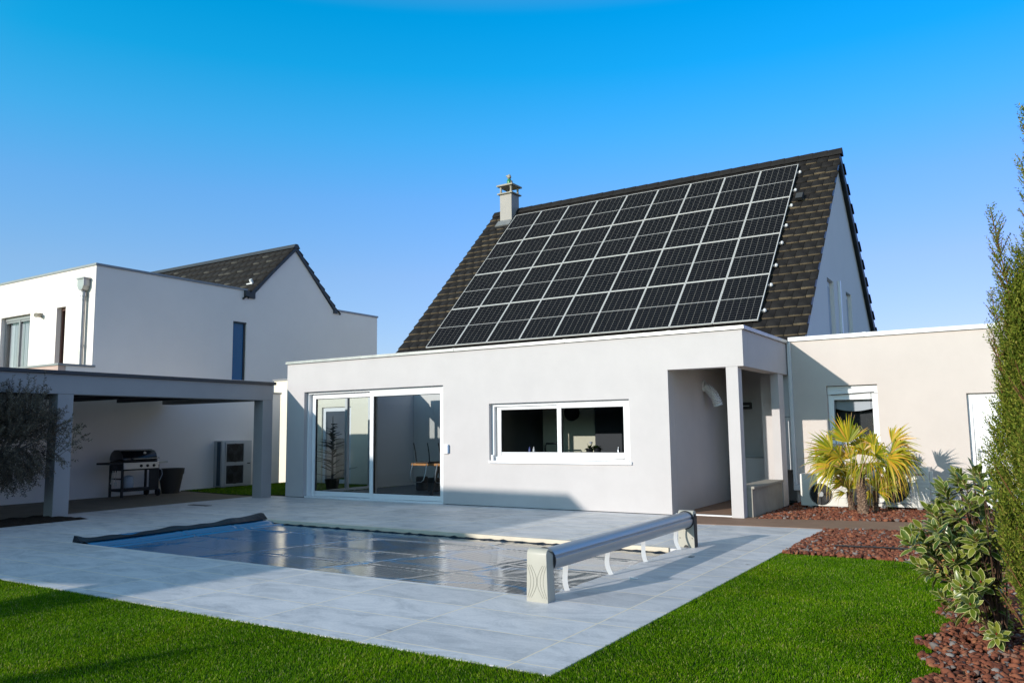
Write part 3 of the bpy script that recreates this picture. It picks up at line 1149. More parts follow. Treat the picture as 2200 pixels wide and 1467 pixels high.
t = thing('vent_duct', 'white ribbed flexible duct curving down from the porch wall', 'vent duct', (-4.95, 14.6, 2.1))
path = []
for k in range(13):
    a = k / 12 * 1.25
    path.append(Vector((-4.955 + 0.27 * math.sin(a) * 0.9, 14.50 + 0.10 * (k / 12), 2.20 - 0.30 * (1 - math.cos(a)) - 0.16 * (k / 12))))
fine, rad = [], []
for k in range(60):
    q = k / 59 * 12
    i = min(int(q), 11)
    fine.append(path[i].lerp(path[i + 1], q - i))
    rad.append(0.076 + (0.016 if (k // 2) % 2 else 0.0))
g = MB()
g.tube(fine, rad, 16)
build('hose', g, 'white_pvc', t, smooth=True)
g = MB()
g.lathe([(0.11, 0.0), (0.11, 0.02), (0.09, 0.025)], (-4.958, 14.50, 2.20), 20, 'x')
build('flange', g, 'white_pvc', t)

# ================================================================== main house
mh = thing('main_house', 'tall house with steep dark tiled gable roof carrying the solar array', 'house', (-9.7, 23.4, 0))
RX0, RX1 = -15.52, -3.80
RY, RZ = 23.5, 9.13              # ridge


def slope(sv, off=0.0, back=False):
    """point in the yz plane: sv metres down from the ridge, off metres above the roof plane"""
    c = math.sqrt(0.5)
    if back:
        return (RY + sv * c + off * c, RZ - sv * c + off * c)
    return (RY - sv * c - off * c, RZ - sv * c + off * c)


g = MB()
for xa, xb in ((RX1 - 0.36, RX1 - 0.12), (RX0 + 0.14, RX0 + 0.36)):
    gab = [(17.9, 0.0), (29.1, 0.0), (29.1, 3.35), (RY, RZ - 0.18), (17.9, 3.35)]
    if xa > -10:
        # gable wall seen from the garden, with two tall window recesses
        g.prism(gab, 0, xa, xa + 0.10)
        us = [17.9, 21.2, 22.05, 23.8, 24.65, 29.1]
        lim = lambda y: (RZ - 0.18) - abs(y - RY) * 1.0
        for i in range(5):
            a, b = us[i], us[i + 1]
            top = [(b, lim(b)), (a, lim(a))]
            if a < RY < b:
                top = [(b, lim(b)), (RY, lim(RY)), (a, lim(a))]
            lo = 5.2 if i in (1, 3) else 2.0
            g.prism([(a, lo), (b, lo)] + top, 0, xa + 0.101, xb)
            if i in (1, 3):
                g.prism([(a, 2.0), (b, 2.0), (b, 3.0), (a, 3.0)], 0, xa + 0.101, xb)
    else:
        g.prism(gab, 0, xa, xb)
g.box(RX0 + 0.365, RX1 - 0.365, 17.9, 18.1, 0, 3.3)
g.box(RX0 + 0.365, RX1 - 0.365, 28.9, 29.1, 0, 3.3)
build('wall', g, 'house_render', mh)
for ya, yb in ((21.2, 22.05), (23.8, 24.65)):
    g = MB()
    g.box(RX1 - 0.255, RX1 - 0.215, ya + 0.02, yb - 0.02, 3.0, 5.18)
    w = build('gable_window', g, 'white_metal', mh)
    g = MB()
    g.box(RX1 - 0.214, RX1 - 0.209, ya + 0.12, yb - 0.10, 3.1, 5.05)
    build('pane', g, 'ac_grey', w)
g = MB()
g.box(RX1 - 0.118, RX1 - 0.05, 22.62, 22.75, 2.5, 5.32)
build('downpipe', g, 'white_pvc', mh, bevel=0.01)

# roof deck below the tiles and verge boards
g = MB()
c = [slope(-0.02, -0.09), slope(9.0, -0.09), slope(9.0, -0.03), slope(-0.02, -0.03)]
g.prism(c, 0, RX0 + 0.02, RX1 - 0.02)
c = [slope(0.06, -0.09, True), slope(7.3, -0.09, True), slope(7.3, -0.03, True), slope(0.06, -0.03, True)]
g.prism(c, 0, RX0 + 0.02, RX1 - 0.02)
for xa, xb in ((RX1 - 0.02, RX1 + 0.012), (RX0 - 0.012, RX0 + 0.02)):
    for bk in (False, True):
        g.prism([slope(0.0, -0.20 if bk else -0.12, bk), slope(9.0 if not bk else 7.25, -0.20 if bk else -0.12, bk), slope(9.0 if not bk else 7.25, -0.012, bk), slope(0.0, -0.012, bk)], 0, xa + (0.0005 if bk else 0), xb + (0.0005 if bk else 0))
build('roof', g, 'anthracite', mh)

# interlocking flat tiles, each course lifted over the one below, lichen on the lower lips
ROW, TW = 0.335, 0.30
VT, FT, MT = [], [], []
for back in (False, True):
    nrow = 26 if not back else 22
    for r in range(nrow):
        s0, s1 = r * ROW + 0.04, (r + 1) * ROW + 0.085
        nt = int(round((RX1 - RX0) / TW))
        wdt = (RX1 - RX0 + 0.06) / nt
        for k in range(nt):
            shift = 0.5 * wdt * (r % 2)
            xa = RX0 - 0.03 + k * wdt + shift
            xb = xa + wdt - 0.016
            if xa > RX1:
                continue
            if r % 2 and k == 0:
                xa = RX0 - 0.03
            xb = min(xb, RX1 + 0.055)
            dz = rng.normal(0, 0.003)
            ds = rng.normal(0, 0.006)
            lift = 0.052 + dz
            lo, hi = s1 + ds, s0
            sec = [slope(hi, 0.0, back), slope(lo - 0.022, lift - 0.006, back), slope(lo, lift - 0.012, back), slope(lo + 0.004, lift - 0.046, back)]
            b = len(VT)
            for x in (xa, xb):
                for q in sec:
                    VT.append((x, q[0], q[1]))
            lich = 1 if (not back and rng.random() < min(0.99, 0.45 + r * 0.09)) else 0
            FT += [(b, b + 4, b + 5, b + 1), (b + 1, b + 5, b + 6, b + 2), (b + 2, b + 6, b + 7, b + 3), (b, b + 1, b + 2, b + 3), (b + 4, b + 7, b + 6, b + 5)]
            MT += [0, 0 if rng.random() < 0.9 else lich, lich, 0, 0]
build_np('roof_tiles', np.array(VT), np.array(FT), ['tile', 'lichen'], mh, mi=MT)
# ridge caps
g = MB()
nr = 30
w = (RX1 - RX0 + 0.08) / nr
for k in range(nr):
    xa = RX0 - 0.04 + k * w
    lf = 0.012
    sec0 = [slope(0.19, 0.045), slope(0.10, 0.075), (RY, RZ + 0.115), slope(0.10, 0.075, True), slope(0.19, 0.045, True)]
    sec1 = [(q[0], q[1] + lf) for q in sec0]
    b = len(g.v)
    g.v += [(xa, *q) for q in sec0] + [(xa + w * 1.06, *q) for q in sec1]
    for i in range(4):
        g.f.append((b + i, b + i + 1, b + 6 + i, b + 5 + i))
        g.m.append(0)
    g.f += [(b, b + 1, b + 2, b + 3, b + 4), (b + 5, b + 6, b + 7, b + 8, b + 9)]
    g.m += [0, 0]
build('ridge_caps', g, 'tile', mh, fix=False)
# vent tile beside the array
p1, p2 = slope(2.15, 0.05), slope(2.45, 0.05)
p3, p4 = slope(2.50, 0.18), slope(2.25, 0.18)
g = MB()
g.prism([p1, p2, p3, p4], 0, -4.68, -4.50)
build('roof_vent', g, 'anthracite', mh, bevel=0.01)

# chimney
CX0, CX1, CY0, CY1 = -15.03, -14.55, 23.06, 23.56
g = MB()
g.box(CX0, CX1, CY0, CY1, 8.3, 9.70)
ch = build('chimney', g, 'chimney_skin', mh, bevel=0.004)
g = MB()
g.box(CX0 - 0.07, CX1 + 0.07, CY0 - 0.07, CY1 + 0.07, 9.703, 9.745)
g.box(CX0 - 0.085, CX1 + 0.085, CY0 - 0.085, CY1 + 0.085, 9.99, 10.045)
for x in (CX0 + 0.03, CX1 - 0.03):
    for y in (CY0 + 0.03, CY1 - 0.03):
        g.lathe([(0.055, 0), (0.035, 0.10), (0.04, 0.2), (0.055, 0.243)], (x, y, 9.746), 10)
build('chimney_cap', g, 'old_stone', ch)
g = MB()
p1, p2 = slope(0.6, 0.062), slope(0.96, 0.062)
q = slope(0.98, 0.075)
g.prism([slope(0.60, 0.02), slope(0.93, 0.02), slope(0.93, 0.068), slope(0.60, 0.075)], 0, CX0 - 0.06, CX1 + 0.05)
build('flashing', g, 'zinc', ch)
g = MB()
cx, cy = (CX0 + CX1) / 2 + 0.02, CY0 + 0.22
g.lathe([(0.10, 0.0), (0.11, 0.03), (0.075, 0.06), (0.085, 0.12), (0.08, 0.2), (0.05, 0.25)], (cx, cy, 10.046), 14, 'z', 0)
g.lathe([(0.03, 0.25), (0.07, 0.29), (0.075, 0.34), (0.05, 0.40), (0.015, 0.42)], (cx, cy, 10.046), 14, 'z', 1)
g.box(cx - 0.12, cx - 0.05, cy - 0.02, cy + 0.02, 10.046 + 0.36, 10.046 + 0.40, 1)
g.box(cx + 0.06, cx + 0.12, cy - 0.03, cy + 0.03, 10.06, 10.22, 2)
build('finial', g, ['green_glaze', 'old_stone', 'black'], ch, smooth=True)

# ------------------------------------------------------------------ solar array
PW, PL = 1.045, 1.757            # one panel
GAPX, GAPY = 0.016, 0.018
AX0, AX1 = -14.36, -4.84
colp = (AX1 - AX0) / 9
rowp = 7.12 / 4
M['cells'] = mat_cells(PW, PL)
ARR0 = (18.0, 3.825)             # y, z of the lower edge of the glass
c45 = math.sqrt(0.5)


def arr(x, sv, off=0.0):
    """sv metres up the array from its lower edge"""
    return Vector((x, ARR0[0] + sv * c45 - off * c45, ARR0[1] + sv * c45 + off * c45))


proto = thing('solar_panel', 'black solar panel', 'solar panel', (0, 0, 0), 'solar panels on the steep roof')
g = MB()
w2, l2, t2 = PW / 2, PL / 2, 0.035
g.box(-w2, -w2 + 0.014, -l2, l2, -t2, 0.002)
g.box(w2 - 0.014, w2, -l2, l2, -t2, 0.002)
g.box(-w2 + 0.014, w2 - 0.014, -l2, -l2 + 0.014, -t2, 0.002)
g.box(-w2 + 0.014, w2 - 0.014, l2 - 0.014, l2, -t2, 0.002)
build('frame', g, 'panel_frame', proto)
g = MB()
g.box(-w2 + 0.0135, w2 - 0.0135, -l2 + 0.0135, l2 - 0.0135, -0.008, -0.003)
build('cell_sheet', g, 'cells', proto)
rown = ['bottom row', 'second row from the bottom', 'second row from the ridge', 'top row by the ridge']
coln = ['at the chimney end', 'second from the chimney end', 'third from the chimney end', 'fourth from the chimney end',
        'in the middle column', 'fourth from the gable end', 'third from the gable end', 'second from the gable end', 'at the gable end']
parts = [q for q in bpy.data.objects if q.parent == proto]
for r in range(4):
    for k in range(9):
        if r == 0 and k == 0:
            o = proto
        else:
            o = proto.copy()
            COL.objects.link(o)
            for q in parts:
                cq = q.copy()
                COL.objects.link(cq)
                cq.parent = o
        o.location = arr(AX0 + (k + 0.5) * colp, (r + 0.5) * rowp)
        o.rotation_euler = (R_(45), 0, 0)
        o['label'] = 'black solar panel in the ' + rown[r] + ', ' + coln[k]

rails = []
for i, sv in enumerate((0.40, 1.38, 2.18, 3.16, 3.96, 4.94, 5.74, 6.72)):
    g = MB()
    sec = []
    for off, dv in ((-0.045, -0.02), (-0.045, 0.02), (-0.10, 0.02), (-0.10, -0.02)):
        q = arr(0, sv + dv, off)
        sec.append((q.y, q.z))
    g.prism(sec, 0, AX0 - 0.03, AX1 + 0.05)
    nm = ('lower' if i % 2 == 0 else 'upper') + ' aluminium rail under the ' + rown[i // 2] + ' of solar panels'
    t = thing('mounting_rail', nm, 'rail', arr(AX0, sv, -0.07), 'mounting rails of the solar array')
    build('bar', g, 'alu', t)
    g = MB()
    q = arr(0, sv, -0.055)
    g.lathe([(0.015, 0.0), (0.045, 0.008), (0.05, 0.035), (0.03, 0.06)], (AX1 + 0.052, q.y, q.z), 12, 'x')
    build('end_cap', g, 'white_metal', t, smooth=True)

# ================================================================== garage
gr = thing('garage', 'flat-roofed cream garage wing with a roller-shuttered window and white door', 'garage', (-1, 15.6, 0))
GY = 15.6
GX0 = -3.62
GWIN = (-3.005, -2.14, 1.10, 2.165)
GDOOR = (-0.757, 0.18, 0.0, 1.952)
g = MB()
g.wall(GX0, 5.5, 0.0, 3.03, GY, GY + 0.25, holes=[GWIN, (GDOOR[0], GDOOR[1], 0.0, GDOOR[3])])
g.box(GX0, GX0 + 0.2, GY + 0.252, 22, 0, 3.03)
g.box(5.3, 5.5, GY + 0.252, 22, 0, 3.03)
build('wall', g, 'cream_render', gr)
g = MB()
g.box(GX0 + 0.2, 5.3, GY + 0.252, 22, 2.7, 2.9)
build('roof', g, 'ceiling', gr)
g = MB()
for a, b in ((GX0 - 0.02, -2.3), (-2.296, 0.3), (0.304, 3.0), (3.004, 5.5)):
    g.box(a, b, GY - 0.045, GY + 0.30, 3.032, 3.11)
g.box(-2.33, -2.26, GY - 0.049, GY + 0.28, 3.10, 3.116)
build('coping', g, 'white_metal', gr, bevel=0.004)
g = MB()
x0, x1, z0, z1 = GWIN
g.frame(x0 + 0.004, x1 - 0.004, z0 + 0.004, z1 - 0.16, GY + 0.10, GY + 0.18, 0.10, 0.12)
gw = build('window', g, 'white_pvc', gr, bevel=0.005)
g = MB()
for k in range(4):
    g.box(x0 + 0.004, x1 - 0.004, GY + 0.07 + 0.002 * k, GY + 0.18, z1 - 0.155 + 0.037 * k, z1 - 0.155 + 0.037 * k + 0.034)
build('shutter_box', g, 'white_pvc', gw)
g = MB()
g.poly([(x0 + 0.1, GY + 0.13, z0 + 0.1), (x1 - 0.1, GY + 0.13, z0 + 0.1), (x1 - 0.1, GY + 0.13, z1 - 0.25), (x0 + 0.1, GY + 0.13, z1 - 0.25)])
build('pane', g, 'glass_dark', gw)
g = MB()
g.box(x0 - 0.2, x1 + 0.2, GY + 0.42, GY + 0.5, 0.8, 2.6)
build('dark_sheet', g, 'black', gr)  # black sheet added behind the pane so the window stays dark
# folded blind half down behind the pane
g = MB()
pts = [(x0 + 0.08, z1 - 0.16), (x1 - 0.08, z1 - 0.16)]
bot = [(x1 - 0.08 - (x1 - x0 - 0.16) * k / 14, z1 - 0.415 - 0.055 * math.sin(math.pi * k / 14)) for k in range(15)]
g.prism(pts + bot, 1, GY + 0.24, GY + 0.243)
build('blind', g, 'curtain', gw)
g = MB()
g.tube([(x0 + 0.06, GY + 0.06, z1 - 0.165), (x1 - 0.06, GY + 0.06, z1 - 0.135)], 0.007, 6)
g.tube([(x1 - 0.12, GY + 0.06, z1 - 0.14), (x1 - 0.13, GY + 0.075, z1 - 0.42)], 0.004, 6)
build('blind_rod', g, 'black', gw)
g = MB()
x0, x1, z0, z1 = GDOOR
g.frame(x0 + 0.003, x1 - 0.003, 0.0, z1 - 0.003, GY + 0.08, GY + 0.16, 0.07, 0.05)
g.box(x0 + 0.075, x1 - 0.075, GY + 0.095, GY + 0.15, 0.052, z1 - 0.075)
g.box(x0 + 0.17, x1 - 0.17, GY + 0.088, GY + 0.0945, 0.17, z1 - 0.19)
gd = build('door', g, 'white_pvc', gr, bevel=0.004)
g = MB()
g.box(x0 + 0.10, x0 + 0.135, GY + 0.075, GY + 0.094, 0.84, 1.02)
g.tube([(x0 + 0.118, GY + 0.07, 0.98), (x0 + 0.118, GY + 0.04, 0.98), (x0 + 0.24, GY + 0.04, 0.98)], 0.010, 8)
build('handle', g, 'steel', gd, smooth=True)
# white downpipe casing in the corner between the two buildings
t = thing('downpipe', 'white boxed downpipe in the corner between porch and cream garage', 'downpipe', (-3.66, 15.45, 0))
g = MB()
g.box(-3.795, -3.665, 15.625, 15.74, 0.62, 2.42)
g.box(-3.66, -3.60, 15.52, 15.597, 0.36, 3.02)
build('pipe', g, 'white_metal', t, bevel=0.006)
g = MB()
g.box(-3.80, -3.655, 15.615, 15.745, 1.60, 1.62)
build('joint', g, 'ac_grey', t)
g = MB()
g.box(-3.655, -3.36, 15.50, 15.598, 0.25, 0.36)
build('shoe', g, 'white_metal', t, bevel=0.006)

# ================================================================== left neighbour
nb = thing('neighbour_house', 'two-storey white house with dark gabled roof beyond the carport', 'house', (-23, 15, 0))
NB_PLACE, NB_SCALE = (-25.99, 16.95, -0.185), 1.13       # where the finished house stands, and its size
NX = -19.0
g = MB()
# long side facing the pool, with the gable rising from the parapet
side = [(10.88, 0), (21.1, 0), (21.1, 5.44), (18.95, 5.44), (17.26, 7.16), (15.62, 5.45), (15.42, 5.45), (15.42, 5.60), (10.88, 5.60)]
NWIN = (14.98, 15.45, 2.97, 4.665)


def side_part(a, b, lo, hi):
    g.prism([(a, lo), (b, lo), (b, hi), (a, hi)], 0, NX - 0.3, NX)


side_part(10.88, NWIN[0], 0, 5.60)
side_part(NWIN[0], NWIN[1], 0, NWIN[2])
side_part(NWIN[0], 15.42, NWIN[3], 5.60)
g.prism([(15.42, NWIN[3]), (15.45, NWIN[3]), (15.45, 5.45), (15.42, 5.45)], 0, NX - 0.3, NX)
g.prism([(NWIN[1], 0), (18.95, 0), (18.95, 5.44), (17.26, 7.16), (15.62, 5.45), (NWIN[1], 5.45)], 0, NX - 0.3, NX)
side_part(18.95, 21.1, 0, 5.44)
# front towards the garden
FW = (-23.55, -22.02, 3.18, 4.67)
FW2 = (-20.72, -20.30, 3.18, 4.70)
g.wall(-30, NX - 0.301, 0, 5.60, 10.88, 11.15, holes=[FW, FW2])
g.box(-30, NX - 0.301, 20.8, 21.1, 0, 5.44)
g.box(-30, -29.7, 11.151, 20.799, 0, 5.5)
build('wall', g, 'neighbour_render', nb)
g = MB()
g.box(-29.7, NX - 0.31, 11.16, 15.2, 5.1, 5.3)
g.box(-29.7, NX - 0.31, 18.9, 20.79, 5.0, 5.2)
build('flat_roof', g, 'ceiling', nb)
g = MB()
g.box(-30.03, NX + 0.03, 10.85, 11.2, 5.602, 5.66)
g.box(NX - 0.33, NX + 0.03, 11.201, 15.44, 5.602, 5.66)
build('coping', g, 'grey_metal', nb, bevel=0.004)
g = MB()
g.box(NX - 0.33, NX + 0.03, 18.98, 21.13, 5.442, 5.50)
build('coping', g, 'grey_metal', nb, bevel=0.004)
# pitched roof: tile courses running along x
VT, FT, MT = [], [], []
nRY, nRZ = 17.26, 7.30
for sgn in (-1, 1):
    for r in range(8):
        s0, s1 = r * 0.34, (r + 1) * 0.34 + 0.05
        nt = 36
        for k in range(nt):
            xa = -30 + k * (11.06 / nt) + (0.15 if r % 2 else 0)
            xb = min(xa + 11.06 / nt - 0.008, NX + 0.06)
            y0_, z0_ = nRY + sgn * s0 * c45, nRZ - s0 * c45 - 0.02
            y1_, z1_ = nRY + sgn * s1 * c45 + sgn * 0.03, nRZ - s1 * c45 + 0.03
            b = len(VT)
            for x in (xa, xb):
                VT += [(x, y0_, z0_), (x, y1_, z1_), (x, y1_ - sgn * 0.015, z1_ - 0.045)]
            FT += [(b, b + 3, b + 4, b + 1), (b + 1, b + 4, b + 5, b + 2), (b, b + 1, b + 2, b + 2), (b + 3, b + 5, b + 4, b + 4)]
            MT += [0, 1 if rng.random() < 0.22 else 0, 0, 0]
FT = [tuple(f) for f in FT]
tri = []
mt = []
for f, m_ in zip(FT, MT):
    if f[2] == f[3]:
        tri.append(f[:3])
        mt.append(m_)
    else:
        tri += [(f[0], f[1], f[2]), (f[0], f[2], f[3])]
        mt += [m_, m_]
M['lichen_pale'] = mat('lichen_pale', (0.07, 0.067, 0.06), 0.9, 0.1)
nr_ = build_np('roof_tiles', np.array(VT), np.array(tri), ['tile', 'lichen_pale'], nb, mi=mt)
g = MB()
for sgn in (-1, 1):
    y1_, z1_ = nRY + sgn * 1.80, nRZ - 1.80
    g.prism([(nRY, nRZ - 0.03), (nRY, nRZ - 0.16), (y1_, z1_ - 0.13), (y1_, z1_)], 0, NX + 0.004 + (0.0005 if sgn > 0 else 0), NX + 0.055)
g.box(NX - 0.2, NX + 0.10, 15.33, 15.47, 5.43, 5.60)
g.box(NX - 0.2, NX + 0.06, 15.48, 15.70, 5.40, 5.58)
g.box(NX - 0.2, NX + 0.06, 18.95, 19.10, 5.35, 5.48)
g.prism([(nRY - 0.14, nRZ - 0.08), (nRY + 0.14, nRZ - 0.08), (nRY + 0.05, nRZ + 0.05), (nRY - 0.05, nRZ + 0.05)], 0, -30, NX + 0.08)
build('verge', g, 'anthracite', nb)
g = MB()
g.tube([(-19.35, 15.92, 5.92), (-19.35, 15.84, 6.06)], [0.06, 0.05], 10)
g.box(-19.48, -19.22, 15.80, 15.96, 5.90, 5.93)
build('roof_vent', g, 'white_metal', nb)
# side window, its sky reflection painted as an even blue pane
g = MB()
g.box(NX - 0.10, NX - 0.04, NWIN[1] - 0.055, NWIN[1] - 0.001, NWIN[2], NWIN[3] - 0.041)
g.box(NX - 0.10, NX - 0.005, NWIN[0], NWIN[1], NWIN[3] - 0.04, NWIN[3] - 0.001)
w = build('side_window', g, 'anthracite', nb)
g = MB()
g.box(NX - 0.085, NX - 0.07, NWIN[0] + 0.001, NWIN[1] - 0.056, NWIN[2], NWIN[3] - 0.041)
build('pane', g, 'sky_reflection', w)
# front window with curtain
x0, x1, z0, z1 = FW
g = MB()
g.frame(x0, x1, z0, z1 - 0.10, 11.0, 11.06, 0.05)
g.box((x0 + x1) / 2 - 0.035, (x0 + x1) / 2 + 0.035, 10.99, 11.05, z0, z1 - 0.10)
g.box(x0, x1, 10.98, 11.06, z1 - 0.098, z1)
w = build('front_window', g, 'grey_metal', nb, bevel=0.003)
g = MB()
g.poly([(x0, 11.03, z0), (x1, 11.03, z0), (x1, 11.03, z1), (x0, 11.03, z1)])
build('pane', g, 'glass_dark', w)
g = MB()
cu = [(x0 + (x1 - x0) * k / 60, 11.13 + 0.02 * math.sin(k * 1.1) + 0.008 * math.sin(k * 2.7)) for k in range(61)]
for i in range(60):
    g.poly([(cu[i][0], cu[i][1], z0), (cu[i + 1][0], cu[i + 1][1], z0), (cu[i + 1][0], cu[i + 1][1], z1), (cu[i][0], cu[i][1], z1)])
build('curtain', g, 'curtain', w, smooth=True, fix=False)
x0, x1, z0, z1 = FW2
g = MB()
g.box(x0, x1, 11.07, 11.12, z0, z1)
g.box(x0, x0 + 0.05, 11.0, 11.069, z0, z1)
g.box(x0 + 0.05, x1, 11.0, 11.069, z1 - 0.07, z1)
w = build('narrow_window', g, 'brown_frame', nb)
g = MB()
g.box(x0 + 0.05, x0 + 0.2, 11.06, 11.069, z0, z1 - 0.07)
build('pane', g, 'black_gloss', w)
g = MB()
g.lathe([(0.075, 0), (0.075, 0.1), (0.045, 0.16)], (-19.36, 10.79, 4.84), 14)
g.prism([(-19.50, 5.10), (-19.43, 5.00), (-19.29, 5.00), (-19.22, 5.10), (-19.22, 5.27), (-19.50, 5.27)], 1, 10.70, 10.872)
g.box(-19.52, -19.20, 10.68, 10.875, 5.271, 5.31)
hp = build('rain_hopper', g, 'zinc', nb, bevel=0.004)
g = MB()
g.tube([(-19.36, 10.79, 4.95), (-19.36, 10.79, 3.0)], 0.055, 14)
g.lathe([(0.065, 0), (0.065, 0.05)], (-19.36, 10.79, 3.6), 14)
g.lathe([(0.065, 0), (0.065, 0.05)], (-19.36, 10.79, 4.75), 14)
build('downpipe', g, 'zinc', nb, smooth=True)
g = MB()
g.box(-21.5, -21.40, 10.80, 10.878, 4.52, 4.62)
g.tube([(-21.45, 10.80, 4.57), (-21.38, 10.70, 4.55)], [0.05, 0.06], 10)
build('wall_lamp', g, 'old_stone', nb)
# terrace parapet in front of it
g = MB()
g.box(-24, NX - 0.02, 10.08, 10.25, 0, 3.08, 1)
g.box(NX - 0.30, NX, 10.251, 10.878, 0, 3.08, 0)
build('terrace_parapet', g, ['neighbour_render', 'pink_render'], nb)
g = MB()
g.box(-24, NX + 0.03, 10.05, 10.28, 3.083, 3.13)
g.box(NX - 0.33, NX + 0.03, 10.283, 10.95, 3.083, 3.13)
build('parapet_coping', g, 'grey_metal', nb)

nb.location = NB_PLACE
nb.scale = (NB_SCALE,) * 3

# ================================================================== carport and boundary walls
cp = thing('carport', 'open grey rendered carport with two square columns in shade', 'carport', (-16, 8, 0))
g = MB()
g.wall(1.0, 12.50, 2.17, 2.52, -14.72, -14.40, axis='x')
g.box(-18.1, -14.721, 12.2, 12.50, 2.17, 2.52)
g.box(-18.1, -14.721, 1.0, 1.3, 2.17, 2.52)
build('beam', g, 'grey_render', cp, bevel=0.005)
for a in (7.66, 12.22):
    g = MB()
    g.box(-14.70, -14.404, a, a + 0.28, -0.004, 2.168)
    build('column', g, 'grey_render', cp, bevel=0.006)
g = MB()
g.box(-18.13, -14.722, 1.31, 12.19, 2.33, 2.5)
for y in np.arange(2.2, 12.0, 1.1):
    g.box(-18.1, -14.73, y, y + 0.09, 2.19, 2.328)
build('roof', g, 'dark_wood', cp)
g = MB()
for a, b in ((0.95, 5.2), (5.204, 7.5), (7.504, 9.9), (9.904, 12.55)):
    g.box(-14.76, -14.35, a, b, 2.522, 2.585)
g.box(-18.15, -14.762, 12.16, 12.55, 2.522, 2.585)
build('coping', g, 'anthracite', cp, bevel=0.004)

bw = thing('boundary_wall', 'long white rendered wall along the back of the carport', 'wall', (-18.3, 9, 0))
g = MB()
g.box(-18.6, -18.32, -2.0, 16.18, -0.3, 2.56)
build('wall', g, 'house_render', bw)
g = MB()
g.box(-18.63, -18.29, -2.0, 16.2, 2.562, 2.61)
build('coping', g, 'grey_metal', bw)
bw2 = thing('courtyard_wall', 'taller white wall in sun behind the corner of the pool house', 'wall', (-16, 16.7, 0))
g = MB()
g.wall(-19.08, -14.9, -0.3, 3.0, 16.6, 16.8, holes=[(-17.05, -15.90, -0.3, 2.15)])
build('wall', g, 'courtyard_render', bw2)
g = MB()
g.box(-19.12, -14.88, 16.57, 16.83, 3.002, 3.05)
build('coping', g, 'grey_metal', bw2)
g = MB()
g.frame(-17.04, -15.91, 0.0, 2.14, 16.65, 16.72, 0.11)
gd2 = build('patio_door', g, 'white_pvc', bw2, bevel=0.004)
g = MB()
g.poly([(-16.95, 16.68, 0.1), (-16.0, 16.68, 0.1), (-16.0, 16.68, 2.05), (-16.95, 16.68, 2.05)])
build('pane', g, 'glass_mirror', gd2)
g = MB()
g.box(-17.3, -15.6, 17.4, 17.5, 0, 2.6)
build('room_back', g, 'dark_wood', bw2)

# unseen stand-in behind the camera, roof shaped to throw the large terrace shadow
sh = thing('shadow_caster', 'unseen open-sided shadow caster with a gabled dark roof, behind the camera', 'shadow caster', (-17, -6, 0))
roofline = [(-10.28, 2.27), (-10.30, 2.45), (-10.5, 2.70), (-12.42, 4.95), (-15.3, 4.98), (-19.0, 6.12), (-19.75, 6.62), (-20.6, 7.15), (-24.6, 3.2)]
g = MB()
g.prism([(-11.1, 2.17), (-10.95, 2.16), (-10.29, 2.26), (-10.31, 2.43), (-10.5, 2.66), (-12.42, 4.90), (-15.3, 4.93), (-19.0, 6.07), (-19.75, 6.57), (-20.6, 7.08), (-24.6, 3.14), (-24.6, 2.17)], 1, -3.10, -3.02)
build('caster_gable', g, 'dark_wood', sh)
g = MB()
low = [(x, z - 0.05) for x, z in roofline]
for i in range(len(roofline) - 1):
    g.prism([roofline[i], roofline[i + 1], low[i + 1], low[i]], 1, -9.4, -3.0)
build('roof', g, 'tile', sh, weld=False)
for x in (-11.6, -17.5, -24.2):
    for y in (-3.25, -9.2):
        g = MB()
        g.box(x, x + 0.14, y, y + 0.14, -0.3, 2.9 if x > -13 else (5.3 if x > -20 else 3.2))
        build('post', g, 'dark_wood', sh)

# tree-shaped screen added behind the camera to darken the sky mirrored in the windows
nx, nz = 160, 16
tx, tz = np.meshgrid(np.linspace(-75, 45, nx), np.linspace(0, 1, nz), indexing='ij')
top = 5.6 + 1.0 * np.sin(tx * 0.7) + 0.7 * np.sin(tx * 1.9 + 1) + 0.4 * np.sin(tx * 4.3)
ty = -36 - 1.6 * np.sin(np.pi * np.clip(tz, 0, 1)) * (1 + 0.3 * np.sin(tx * 2.2)) + 0.35 * rng.normal(0, 1, tx.shape)
zz = -0.3 + tz * top + 0.12 * rng.normal(0, 1, tx.shape)
idx = np.arange(nx * nz).reshape(nx, nz)
Fq = np.stack([idx[:-1, :-1], idx[1:, :-1], idx[1:, 1:], idx[:-1, 1:]], -1).reshape(-1, 4)
V0 = np.stack([tx, ty, zz], -1).reshape(-1, 3)
V1 = V0 * np.array([1, -1, 1]) + np.array([0, -75.0, 0])
M['screen_leaves'] = mat('screen_leaves', (0.035, 0.05, 0.018), 0.9, 0.1, bump=(2.5, 1.0, 0.5), var=(1.5, 0.5))
kind(tag(build_np('sky_screen', np.concatenate([V0, V1]), np.concatenate([Fq, Fq[:, ::-1] + len(V0)]), 'screen_leaves'), 'added dark row of far trees hiding the low sky behind the camera', 'trees'), 'stuff')
